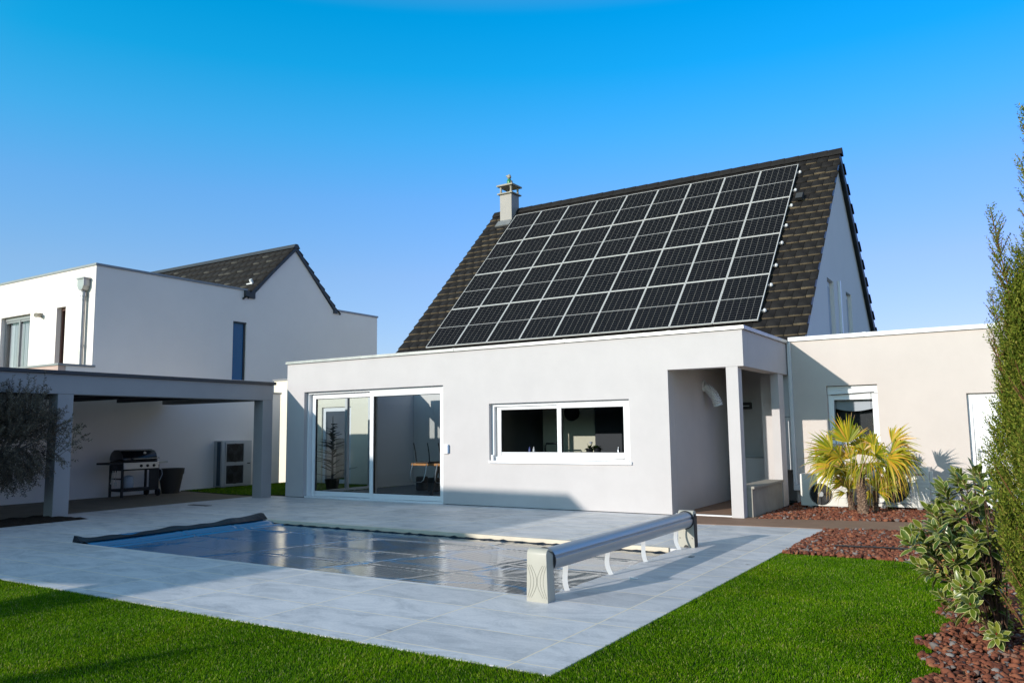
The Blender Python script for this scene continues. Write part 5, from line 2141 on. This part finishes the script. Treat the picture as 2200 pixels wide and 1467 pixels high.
for px_, nm, lb, m_, r in ((1138, 'bottle', 'small blue bottle on the worktop, at the left of the kitchen window', 'bottle_blue', 0.022), (1147, 'bottle', 'small white bottle beside the blue one in the kitchen window', 'white_pvc', 0.024), (1329, 'bottle', 'metal shaker standing on the worktop right of the pot plant', 'steel', 0.028)):
    q = at(px_, 968, 13.3)
    g = MB()
    g.lathe([(r, 0), (r, 0.09), (r * 0.5, 0.115), (r * 0.5, 0.14)], (q.x, 13.3, 0.966), 16)
    tag(build(nm, g, m_, smooth=True), lb, 'bottle')
q = at(1305, 969, 13.35)
g = MB()
g.lathe([(0.10, 0), (0.13, 0.025), (0.12, 0.028), (0.095, 0.008)], (q.x, 13.35, 0.966), 28)
tag(build('tray', g, 'steel', smooth=True), 'shiny low metal dish on the worktop between plant and shaker', 'dish')
kc = thing('kitchen_chair', 'dark chair with an open rounded back in front of the cream kitchen wall', 'chair', (-8.2, 14.1, 0))
q = at(1190, 960, 14.1)
g = MB()
g.tube([(q.x - 0.2, 14.1, 0.45), (q.x - 0.2, 14.1, 1.10), (q.x - 0.17, 14.1, 1.15), (q.x + 0.17, 14.1, 1.15), (q.x + 0.2, 14.1, 1.10), (q.x + 0.2, 14.1, 0.45)], 0.018, 8)
build('back_frame', g, 'black', kc, smooth=True)
g = MB()
g.box(q.x - 0.22, q.x + 0.22, 13.65, 14.08, 0.42, 0.46)
build('seat', g, 'black', kc, bevel=0.01)
for sx in (-0.2, 0.2):
    for yy in (13.68, 14.07):
        g = MB()
        g.tube([(q.x + sx, yy, 0.0), (q.x + sx, yy, 0.42)], 0.015, 8)
        build('leg', g, 'black', kc)

# a few dry leaves on the slabs
for i, (px, py, lb) in enumerate(((835, 1354, 'small dark dry leaf lying alone on the sunlit slabs in front of the pool'), (1606, 1213, 'tiny dry leaf on the slabs close to the right-hand lawn edge'))):
    d = CR @ np.array([(px - W0 / 2) / F0, -(py - H0 / 2) / F0, -1.0])
    q = np.array([0, 0, CAMH]) + d * (-CAMH / d[2])
    g = MB()
    g.poly([(q[0] - 0.03, q[1], 0.004), (q[0], q[1] - 0.012, 0.010), (q[0] + 0.035, q[1] + 0.004, 0.006), (q[0] + 0.004, q[1] + 0.014, 0.004)])
    tag(build('dry_leaf', g, 'wicker', fix=False), lb, 'leaf')
# ================================================================== plants


def norm(v):
    return v / (np.linalg.norm(v) + 1e-9)


class Leaves:
    def __init__(s):
        s.V, s.F, s.A = [], [], []
        s.n = 0

    def strip(s, pts, side, widths):
        """narrow ribbon through pts"""
        b = s.n
        for p, w in zip(pts, widths):
            s.V += [p - side * w / 2, p + side * w / 2]
        for i in range(len(pts) - 1):
            s.F.append((b + 2 * i, b + 2 * i + 1, b + 2 * i + 3, b + 2 * i + 2))
        s.n += 2 * len(pts)

    def leaf(s, base, d, nrm, L, Wd, bend=0.2, fold=0.25):
        """pointed oval leaf with a midrib fold; attribute 0 inside, 1 on the rim"""
        side = norm(np.cross(d, nrm))
        nrm = norm(np.cross(side, d))
        b = s.n
        prof = [(0.0, 0.02), (0.22, 0.72), (0.5, 1.0), (0.78, 0.72), (1.0, 0.02)]
        for t, w in prof:
            c = base + d * L * t - nrm * bend * L * t * t
            o = side * w * Wd / 2
            up = nrm * fold * w * Wd / 2
            s.V += [c - o + up, c - o * 0.62 + up * 0.62, c, c + o * 0.62 + up * 0.62, c + o + up]
            e = 1.0 if t in (0.0, 1.0) else 0.0
            s.A += [1.0, max(0.42, e), e * 0.8, max(0.42, e), 1.0]
        for i in range(4):
            for k in range(4):
                q = b + i * 5 + k
                s.F.append((q, q + 1, q + 6, q + 5))
        s.n += 25


# ------------------------------------------------------------------ fan palms
def frond(lv, dry, mb, base, hub, L, aim, spread=2.5, n=26, droop=0.35, face=None):
    L = L * 1.24
    base, hub = np.array(base, float), np.array(hub, float)
    aim = norm(np.array(aim, float))
    mid = (base + hub) / 2 + np.array([0, 0, 0.03])
    mb.tube([base, mid, hub], [0.012, 0.009, 0.006], 6)
    face = norm(np.array(face if face is not None else (0.1, -1, 0.35), float))
    x = norm(np.cross(aim, face))
    nrm = norm(np.cross(x, aim))
    for k in range(n):
        a = (k / (n - 1) - 0.5) * spread + rng.normal(0, 0.025)
        d = aim * math.cos(a) + x * math.sin(a)
        cup = 0.22 * (1 - abs(a) / spread)
        d = norm(d + nrm * (cup + rng.normal(0, 0.05)))
        l_ = L * (1.0 - 0.22 * (abs(a) / (spread / 2)) ** 2) * rng.uniform(0.86, 1.08)
        sag = droop * rng.uniform(0.3, 1.5)
        side = norm(np.cross(d, nrm + rng.normal(0, 0.5, 3)))
        pts, ws = [], []
        fused = 0.32
        br = rng.random() < 0.42
        for q in range(8):
            t = q / 7
            p = hub + d * l_ * t
            p = p - np.array([0, 0, 1]) * sag * l_ * max(0, t - 0.35) ** 2 * 1.2
            if br and t > 0.72:
                p = p - np.array([0, 0, 1]) * (t - 0.72) * l_ * 1.1 - d * (t - 0.72) * l_ * 0.5
            pts.append(p)
            w = 0.025 * (min(t / fused, 1) if t < fused else 1 - 0.92 * ((t - fused) / (1 - fused)) ** 1.2)
            ws.append(max(w * L / 0.4, 0.002))
        lv.strip(pts[:7], side, ws[:7])
        (dry if rng.random() < 0.5 else lv).strip(pts[6:], side, ws[6:])


def palm(label, base, top, r0, r1, fronds):
    t = thing('palm_tree', label, 'palm tree', base, 'fan palms in front of the garage')
    base, top = np.array(base, float), np.array(top, float)
    n, m_ = 26, 14
    g = MB()
    ctr = [base + (top - base) * k / n for k in range(n + 1)]
    b = len(g.v)
    for k in range(n + 1):
        r = r0 + (r1 - r0) * k / n
        for q in range(m_):
            a = 2 * math.pi * q / m_
            rr = r * (1 + 0.16 * math.sin(k * 2.1 + q * 1.7) + rng.normal(0, 0.06))
            g.v.append(tuple(ctr[k] + np.array([math.cos(a) * rr, math.sin(a) * rr, -0.03 if k == 0 else 0])))
    for k in range(n):
        for q in range(m_):
            q2 = (q + 1) % m_
            g.f.append((b + k * m_ + q, b + k * m_ + q2, b + (k + 1) * m_ + q2, b + (k + 1) * m_ + q))
            g.m.append(0)
    build('trunk', g, 'trunk', t, fix=False)
    # shaggy fibres and old leaf bases on the trunk
    lv = Leaves()
    for k in range(260):
        h = rng.random()
        c = base + (top - base) * h
        a = rng.uniform(0, 2 * math.pi)
        r = (r0 + (r1 - r0) * h) * 0.97
        p = c + np.array([math.cos(a) * r, math.sin(a) * r, 0])
        d = norm(np.array([math.cos(a) * rng.uniform(0.3, 1.2), math.sin(a) * rng.uniform(0.3, 1.2), rng.uniform(-0.6, 1.0)]))
        L = rng.uniform(0.02, 0.06)
        sd = norm(np.cross(d, [0.3, 0.2, 1]))
        lv.strip([p, p + d * L * 0.6, p + d * L], sd, [0.010, 0.006, 0.001])
    build_np('fibre', np.array(lv.V), np.array(lv.F), 'trunk', t)
    lv, dry, mb = Leaves(), Leaves(), MB()
    for fr in fronds:
        frond(lv, dry, mb, top + rng.normal(0, 0.015, 3), *fr)
    build_np('fronds', np.array(lv.V + dry.V), np.concatenate([np.array(lv.F), np.array(dry.F) + len(lv.V)]), ['palm_leaf', 'palm_dry'], t, mi=[0] * len(lv.F) + [1] * len(dry.F))
    build('leaf_stalks', mb, 'petiole', t, smooth=True)


def hubpx(cx, cy, y):
    """hub of a fan given by its place in the enlarged view of the palms"""
    return at(1720 + cx / 6.113, 880 + cy / 6.113, y)


B1 = (-2.25, 14.06, 0.0)
T1 = (-2.262, 14.06, 0.60)
fr1 = [
    (hubpx(625, 430, 14.10), 0.42, (-0.15, 0, 1), 2.3, 28, 0.10),
    (hubpx(420, 540, 13.95), 0.40, (-1, -0.1, 0.62), 2.0, 24, 0.35),
    (hubpx(440, 640, 14.15), 0.44, (-1, 0, 0.12), 1.8, 24, 0.30),
    (hubpx(455, 750, 13.85), 0.40, (-1, -0.25, -0.42), 1.7, 22, 0.55),
    (hubpx(960, 470, 14.2), 0.30, (-0.35, 0, 1), 1.5, 16, 0.75),
    (hubpx(840, 590, 13.80), 0.34, (0.1, -0.5, 0.5), 2.9, 30, 1.9),
    (hubpx(980, 590, 13.95), 0.36, (0.7, -0.2, 0.5), 2.6, 26, 1.6),
    (hubpx(1195, 425, 14.15), 0.36, (0.85, 0.1, 0.62), 2.2, 24, 0.55),
    (hubpx(1180, 560, 13.95), 0.42, (1, -0.1, 0.1), 2.3, 26, 0.9),
    (hubpx(1130, 640, 13.85), 0.40, (1, -0.35, -0.12), 2.4, 26, 1.0),
    (hubpx(650, 640, 14.3), 0.36, (-0.4, 0.3, 0.8), 2.6, 24, 0.6),
    (hubpx(760, 760, 13.9), 0.30, (-0.5, -0.5, 0.1), 2.6, 24, 1.4),
    (hubpx(1010, 760, 13.9), 0.28, (0.5, -0.5, 0.0), 2.4, 22, 1.3),
    (hubpx(560, 760, 14.1), 0.30, (-0.7, 0, 0.2), 2.3, 20, 0.9),
    (hubpx(1240, 640, 14.25), 0.38, (1, 0.1, -0.25), 2.2, 26, 0.9),
    (hubpx(1120, 740, 14.1), 0.34, (0.8, -0.1, -0.5), 2.2, 24, 1.0),
    (hubpx(820, 540, 14.3), 0.40, (0.15, 0.2, 0.9), 2.6, 26, 0.9),
    (hubpx(520, 620, 13.9), 0.34, (-0.6, -0.4, 0.4), 2.4, 24, 1.2),
    (hubpx(880, 700, 13.75), 0.32, (0.1, -0.6, -0.2), 2.6, 26, 1.4),
]
palm('tallest fan palm with a thick shaggy trunk, in the middle of the clump', B1, T1, 0.078, 0.062, fr1)
B2 = (-2.47, 14.42, 0.0)
T2 = (-2.50, 14.40, 0.33)
fr2 = [
    (hubpx(640, 1040, 14.35), 0.30, (0.1, 0, 1), 2.4, 22, 0.5),
    (hubpx(560, 980, 14.3), 0.30, (-0.7, -0.2, 0.5), 2.2, 20, 0.8),
    (hubpx(600, 880, 14.45), 0.34, (-0.2, 0, 0.9), 2.3, 22, 0.7),
    (hubpx(590, 1090, 14.25), 0.20, (-1, -0.2, -0.12), 1.1, 12, 0.5),
    (hubpx(720, 960, 14.4), 0.28, (0.6, 0, 0.6), 2.2, 20, 0.8),
]
palm('small fan palm on the left of the clump, beside the cream unit', B2, T2, 0.050, 0.042, fr2)
B3 = (-2.14, 14.60, 0.0)
T3 = (-2.13, 14.58, 0.36)
fr3 = [
    (hubpx(1000, 1040, 14.45), 0.32, (0.25, -0.1, 1), 2.0, 22, 0.4),
    (hubpx(1080, 960, 14.5), 0.32, (0.9, 0, 0.25), 2.2, 22, 0.7),
    (hubpx(1020, 1080, 14.4), 0.26, (0.8, -0.2, 0.15), 1.8, 18, 0.8),
    (hubpx(905, 1050, 14.45), 0.24, (-0.2, -0.1, -0.9), 1.1, 12, 0.3),
]
palm('small fan palm on the right of the clump, beside the grilled unit', B3, T3, 0.045, 0.038, fr3)

# ------------------------------------------------------------------ cypresses


def cypress(label, base, height, radius, spires, seed, sprays=5200, cat='cypress tree', dens=1.0):
    r = np.random.default_rng(seed)
    t = thing('cypress_tree', label, cat, base, 'columnar cypresses')
    bx, by, bz = base
    lv = Leaves()
    g = MB()
    g.tube([(bx, by, bz - 0.02), (bx, by, bz + height * 0.5), (bx + 0.01, by, bz + height * 0.8)], [0.045, 0.025, 0.008], 8)
    V, F = [], []
    n = 0

    def spray(p, d, L, nb, wl):
        nonlocal n
        """a flat branchlet: a stem line with alternate scale-leaf twigs"""
        up = np.array([0, 0, 1.0])
        side = norm(np.cross(d, up + r.normal(0, 0.5, 3)))
        for q in range(nb):
            tq = (q + 0.4) / nb
            c = p + d * L * tq
            sg = 1 if q % 2 else -1
            dd = norm(d * 0.75 + side * sg * 0.62 + r.normal(0, 0.16, 3))
            l_ = wl * (1.15 - 0.6 * tq) * r.uniform(0.7, 1.25)
            w = norm(np.cross(dd, up + r.normal(0, 0.6, 3))) * wl * 0.11
            V.extend([c - w, c + dd * l_ * 0.5 - w * 1.1, c + dd * l_, c + dd * l_ * 0.5 + w * 1.1, c + w])
            F.append((n, n + 1, n + 2))
            F.append((n, n + 2, n + 3))
            F.append((n, n + 3, n + 4))
            n += 5

    # body of the crown, densest near its skin, broken by darker hollows
    ph = r.uniform(0, 6, 4)
    for _ in range(int(sprays * dens)):
        h = r.random() ** 0.92
        a = r.uniform(0, 2 * math.pi)
        prof = math.sin(min(h * 1.6 + 0.35, 1.57)) * (1 - max(0, h - 0.55) / 0.47) ** 0.75
        lump = 1 + 0.16 * math.sin(a * 3 + h * 9 + ph[0]) + 0.12 * math.sin(a * 5 - h * 17 + ph[1])
        rr = radius * prof * lump * (0.45 + 0.55 * r.random() ** 0.4)
        z = bz + 0.02 + h * height * 0.93
        if h > 0.8 and r.random() < 0.25:
            z += r.uniform(0.0, 0.25)
        p = np.array([bx + math.cos(a) * rr, by + math.sin(a) * rr, z])
        out = np.array([math.cos(a), math.sin(a), 0])
        d = norm(out * r.uniform(0.25, 0.75) + np.array([0, 0, 1.0]) + r.normal(0, 0.15, 3))
        spray(p, d, r.uniform(0.07, 0.15), 12, r.uniform(0.018, 0.030))
    # upright leading shoots that break the outline
    for (sx, sy, z0, z1, lean) in spires:
        p0 = np.array([bx + sx * 0.5, by + sy * 0.5, bz + z0])
        p1 = np.array([bx + sx + lean, by + sy, bz + z1])
        g.tube([p0, (p0 + p1) / 2 + np.array([0.012, 0, 0]), p1], [0.007, 0.0045, 0.0018], 6)
        m_ = int((z1 - z0) / 0.007)
        for k in range(m_):
            tt = (k + r.random()) / m_
            c = p0 + (p1 - p0) * tt
            a = r.uniform(0, 2 * math.pi)
            d = norm(np.array([math.cos(a) * 0.55, math.sin(a) * 0.55, 1.0]))
            L = (0.17 * (1 - tt) ** 0.55 + 0.04) * r.uniform(0.6, 1.2)
            spray(c, d, L, max(4, int(L / 0.009)), 0.021 + 0.014 * (1 - tt))
            if L > 0.09 and r.random() < 0.5:
                g.tube([c, c + d * L * 0.8], [0.003, 0.0012], 4)
    # loose side twigs
    for _ in range(26):
        h = r.uniform(0.15, 0.85)
        a = r.uniform(0, 2 * math.pi)
        out = np.array([math.cos(a), math.sin(a), 0])
        p = np.array([bx, by, bz + h * height]) + out * radius * 0.85
        d = norm(out * 0.55 + np.array([0, 0, 1.0]))
        L = r.uniform(0.12, 0.24)
        g.tube([p, p + d * L], [0.004, 0.0015], 4)
        for k in range(8):
            spray(p + d * L * k / 8, norm(d + r.normal(0, 0.35, 3)), 0.05, 5, 0.02)
    build_np('foliage', np.array(V), np.array(F), 'cypress_leaf', t)
    build('stems', g, 'bark_red', t, smooth=True)
    return t


cA = cypress('slim cypress with bare reddish stems near its tip, beside the variegated shrub', (0.09, 4.98, 0.0), 2.25, 0.21,
             [(-0.10, 0.0, 1.55, 2.58, -0.05), (-0.05, 0.02, 1.4, 2.36, 0.0), (0.02, -0.03, 1.4, 2.30, 0.03), (-0.13, 0.03, 1.2, 2.12, -0.05), (-0.02, 0.05, 1.3, 2.44, 0.02), (-0.16, -0.02, 1.1, 1.92, -0.03), (0.08, 0.02, 1.3, 2.2, 0.04)], 11, 8500)
cB = cypress('tallest cypress, its long thin shoots reaching highest at the edge of the gravel', (0.29, 4.62, 0.0), 2.55, 0.28,
             [(-0.12, 0.0, 1.75, 2.98, -0.05), (-0.07, 0.03, 1.7, 3.0, 0.0), (-0.01, -0.02, 1.6, 3.02, 0.02), (-0.16, 0.0, 1.5, 2.72, -0.04), (0.06, 0.02, 1.6, 2.85, 0.05), (-0.11, -0.04, 1.3, 2.45, -0.03)], 12, 10500)
# two more stand off to the left of the frame and draw thin shadows over the lawn
cC = cypress('young cypress across the lawn whose slim shadow lies on the grass', (-7.25, -3.6, 0.0), 2.0, 0.26, [(0, 0, 1.5, 2.22, 0), (0.1, 0, 1.2, 2.0, 0.05)], 13, 1600, dens=1.0)
dup(cC, (-9.45, -3.7, 0), 0.6, 'young cypress farther along the lawn edge, casting the fainter shadow', 'columnar cypresses')

# ------------------------------------------------------------------ variegated shrub
sh_ = thing('variegated_shrub', 'evergreen shrub with cream-edged leaves and red buds on the gravel', 'shrub', (-0.22, 6.25, 0), None)
lv = Leaves()
g, bud = MB(), MB()
r = np.random.default_rng(21)
SY = 6.2
tips = []
# outline of the crown read from the photo: branch tips spread through it in depth
outline = [(1965, 1150), (1980, 1215), (1995, 1170), (2010, 1100), (2030, 1060), (2060, 1030), (2095, 1018), (2125, 1050), (2030, 1130), (2060, 1110), (2090, 1085), (2115, 1110),
           (2045, 1160), (2075, 1150), (2100, 1160), (2125, 1165), (2055, 1200), (2085, 1205), (2115, 1215), (2040, 1235), (2065, 1250), (2095, 1255), (2120, 1262), (2035, 1285), (2060, 1295),
           (2085, 1300), (2130, 1310), (2145, 1330), (2010, 1200), (2022, 1165), (2140, 1130), (2145, 1200), (2140, 1255), (2000, 1130), (2150, 1090), (2155, 1160), (2150, 1410), (2143, 1425), (2130, 1340), (2075, 1275), (2100, 1285), (2110, 1240), (2135, 1285), (2120, 1330), (2140, 1365), (2095, 1230)]
for (px, py) in outline:
    for _ in range(2 if py > 1265 else (4 if py > 1150 else 5)):
        y = SY + r.normal(0, 0.20)
        tips.append(np.array(at(px + r.normal(0, 9), py + r.normal(0, 9), y)))
root = np.array([-0.22, 6.25, 0.0])
for tp in tips:
    if tp[2] < 0.12:
        tp[2] = 0.12
    mid = root + (tp - root) * 0.55 + np.array([0, 0, 0.10]) + r.normal(0, 0.03, 3)
    g.tube([root + np.array([r.normal(0, 0.02), r.normal(0, 0.02), 0]), mid, tp], [0.007, 0.0045, 0.0028], 5)
    ax = norm((tp - mid) + np.array([0, 0, 0.10]))
    bud.tube([tp, tp + ax * 0.022], [0.006, 0.002], 5)
    n = r.integers(8, 13)
    for k in range(n):
        a = 2.4 * k + r.normal(0, 0.2)
        u = norm(np.cross(ax, [0.3, 0.9, 0.2]))
        v = np.cross(ax, u)
        o = u * math.cos(a) + v * math.sin(a)
        op = 0.35 + 0.75 * (k / n)
        d = norm(o * op + ax * (1 - 0.9 * k / n) + np.array([0, 0, -0.25 * k / n]))
        L = r.uniform(0.068, 0.108)
        base = tp - ax * 0.012 * k * 0.6
        lv.leaf(base, d, norm(ax - d * np.dot(ax, d) + r.normal(0, 0.15, 3)), L, L * r.uniform(0.38, 0.48), r.uniform(0.05, 0.35), 0.22)
build_np('leaves', np.array(lv.V), np.array(lv.F), 'shrub_leaf', sh_, attr=('rim', lv.A), smooth=True)
build('stems', g, 'twig_red', sh_, smooth=True)
build('buds', bud, 'bud_red', sh_)

# stake beside the shrub
sk = at(1996, 1150, 8.6)
g = MB()
pts = []
q0 = ((sk.x - 0.02, 8.9), (sk.x + 0.10, 8.9))
g.tube([(sk.x, 8.9, -0.02), (sk.x + 0.006, 8.9, 0.26), (sk.x + 0.0, 8.9, 0.36)], [0.055, 0.05, 0.02], 7)
g.tube([(sk.x + 0.05, 8.88, 0.0), (sk.x + 0.07, 8.88, 0.22), (sk.x + 0.045, 8.88, 0.33)], [0.035, 0.035, 0.012], 6)
tag(build('stump', g, 'stake_wood'), 'short splintered orange-brown stump half hidden behind the shrub', 'stump')

# ------------------------------------------------------------------ olive tree
ol = thing('olive_tree', 'bushy grey-green olive tree in shade at the carport corner', 'olive tree', (-14.35, 6.75, 0))
g = MB()
r = np.random.default_rng(31)
O = np.array([-14.6, 6.75, 0.0])
lvV, lvF = [], []
g.tube([O, O + np.array([0.03, 0, 0.4]), O + np.array([-0.02, 0.02, 0.8])], [0.06, 0.05, 0.045], 8)
cn = O + np.array([0.04, 0.0, 1.42])


def olive_leaves(p, d, L, m_):
    for k in range(m_):
        tq = (k + r.random()) / m_
        c = p + d * L * tq
        a = r.uniform(0, 2 * math.pi)
        u = norm(np.cross(d, [0.3, 0.5, 0.8]))
        v = np.cross(d, u)
        o = u * math.cos(a) + v * math.sin(a)
        dd = norm(o + d * 0.7)
        l_ = r.uniform(0.032, 0.055)
        w = norm(np.cross(dd, r.normal(0, 1, 3))) * 0.0068
        b = len(lvV)
        lvV.extend([c, c + dd * l_ * 0.5 - w, c + dd * l_, c + dd * l_ * 0.5 + w])
        lvF.append((b, b + 1, b + 2, b + 3))


for k in range(1500):
    # twig starts through the crown volume; more in the upper half
    v = r.normal(0, 1, 3)
    v = norm(v) * r.random() ** 0.42
    p = cn + v * np.array([0.90, 0.85, 0.76])
    if p[2] < 0.75 and r.random() < 0.86:
        continue
    dirn = norm(v * 0.8 + np.array([0.0, 0, 0.45 if p[2] > 1.3 else -0.55]) + r.normal(0, 0.3, 3))
    L = r.uniform(0.18, 0.42)
    if p[2] + dirn[2] * L > 2.55:
        L *= 0.5
    g.tube([p, p + dirn * L], [0.004, 0.0015], 4)
    olive_leaves(p, dirn, L, int(L / 0.0085))
for k in range(26):
    p = cn + r.normal(0, 1, 3) * np.array([0.40, 0.4, 0.3])
    g.tube([O + np.array([-0.02, 0.02, 0.78]), (O + p) / 2 + np.array([0, 0, 0.5]), p], [0.03, 0.018, 0.006], 6)
# upright sprigs against the beam, and one reaching past the column
for (px, py, pxb, pyb) in ((10, 800, 5, 880), (45, 815, 40, 880), (62, 800, 58, 880), (75, 808, 68, 880), (98, 795, 86, 880), (102, 828, 90, 870), (28, 806, 20, 880), (55, 830, 50, 880), (80, 835, 74, 880), (-15, 795, -10, 880)):
    a_, b_ = np.array(at(pxb, pyb, 6.8)), np.array(at(px, py, 6.8))
    g.tube([a_, b_], [0.005, 0.0015], 4)
    olive_leaves(a_, norm(b_ - a_), np.linalg.norm(b_ - a_), 48)
for (px, py, pxb, pyb) in ((182, 935, 105, 985), (176, 905, 110, 975), (165, 952, 110, 990), (172, 925, 130, 968), (150, 900, 120, 965), (148, 992, 105, 985), (165, 915, 120, 960)):
    a_, b_ = np.array(at(pxb, pyb, 6.9)), np.array(at(px, py, 6.9))
    g.tube([a_, b_], [0.006, 0.0015], 4)
    for _ in range(5):
        c = a_ + (b_ - a_) * r.uniform(0.3, 0.95)
        d = norm(norm(b_ - a_) + r.normal(0, 0.5, 3))
        olive_leaves(c, d, 0.16, 16)
build_np('foliage', np.array(lvV), np.array(lvF), 'olive_leaf', ol)
build('branches', g, 'bark_grey', ol, smooth=True)
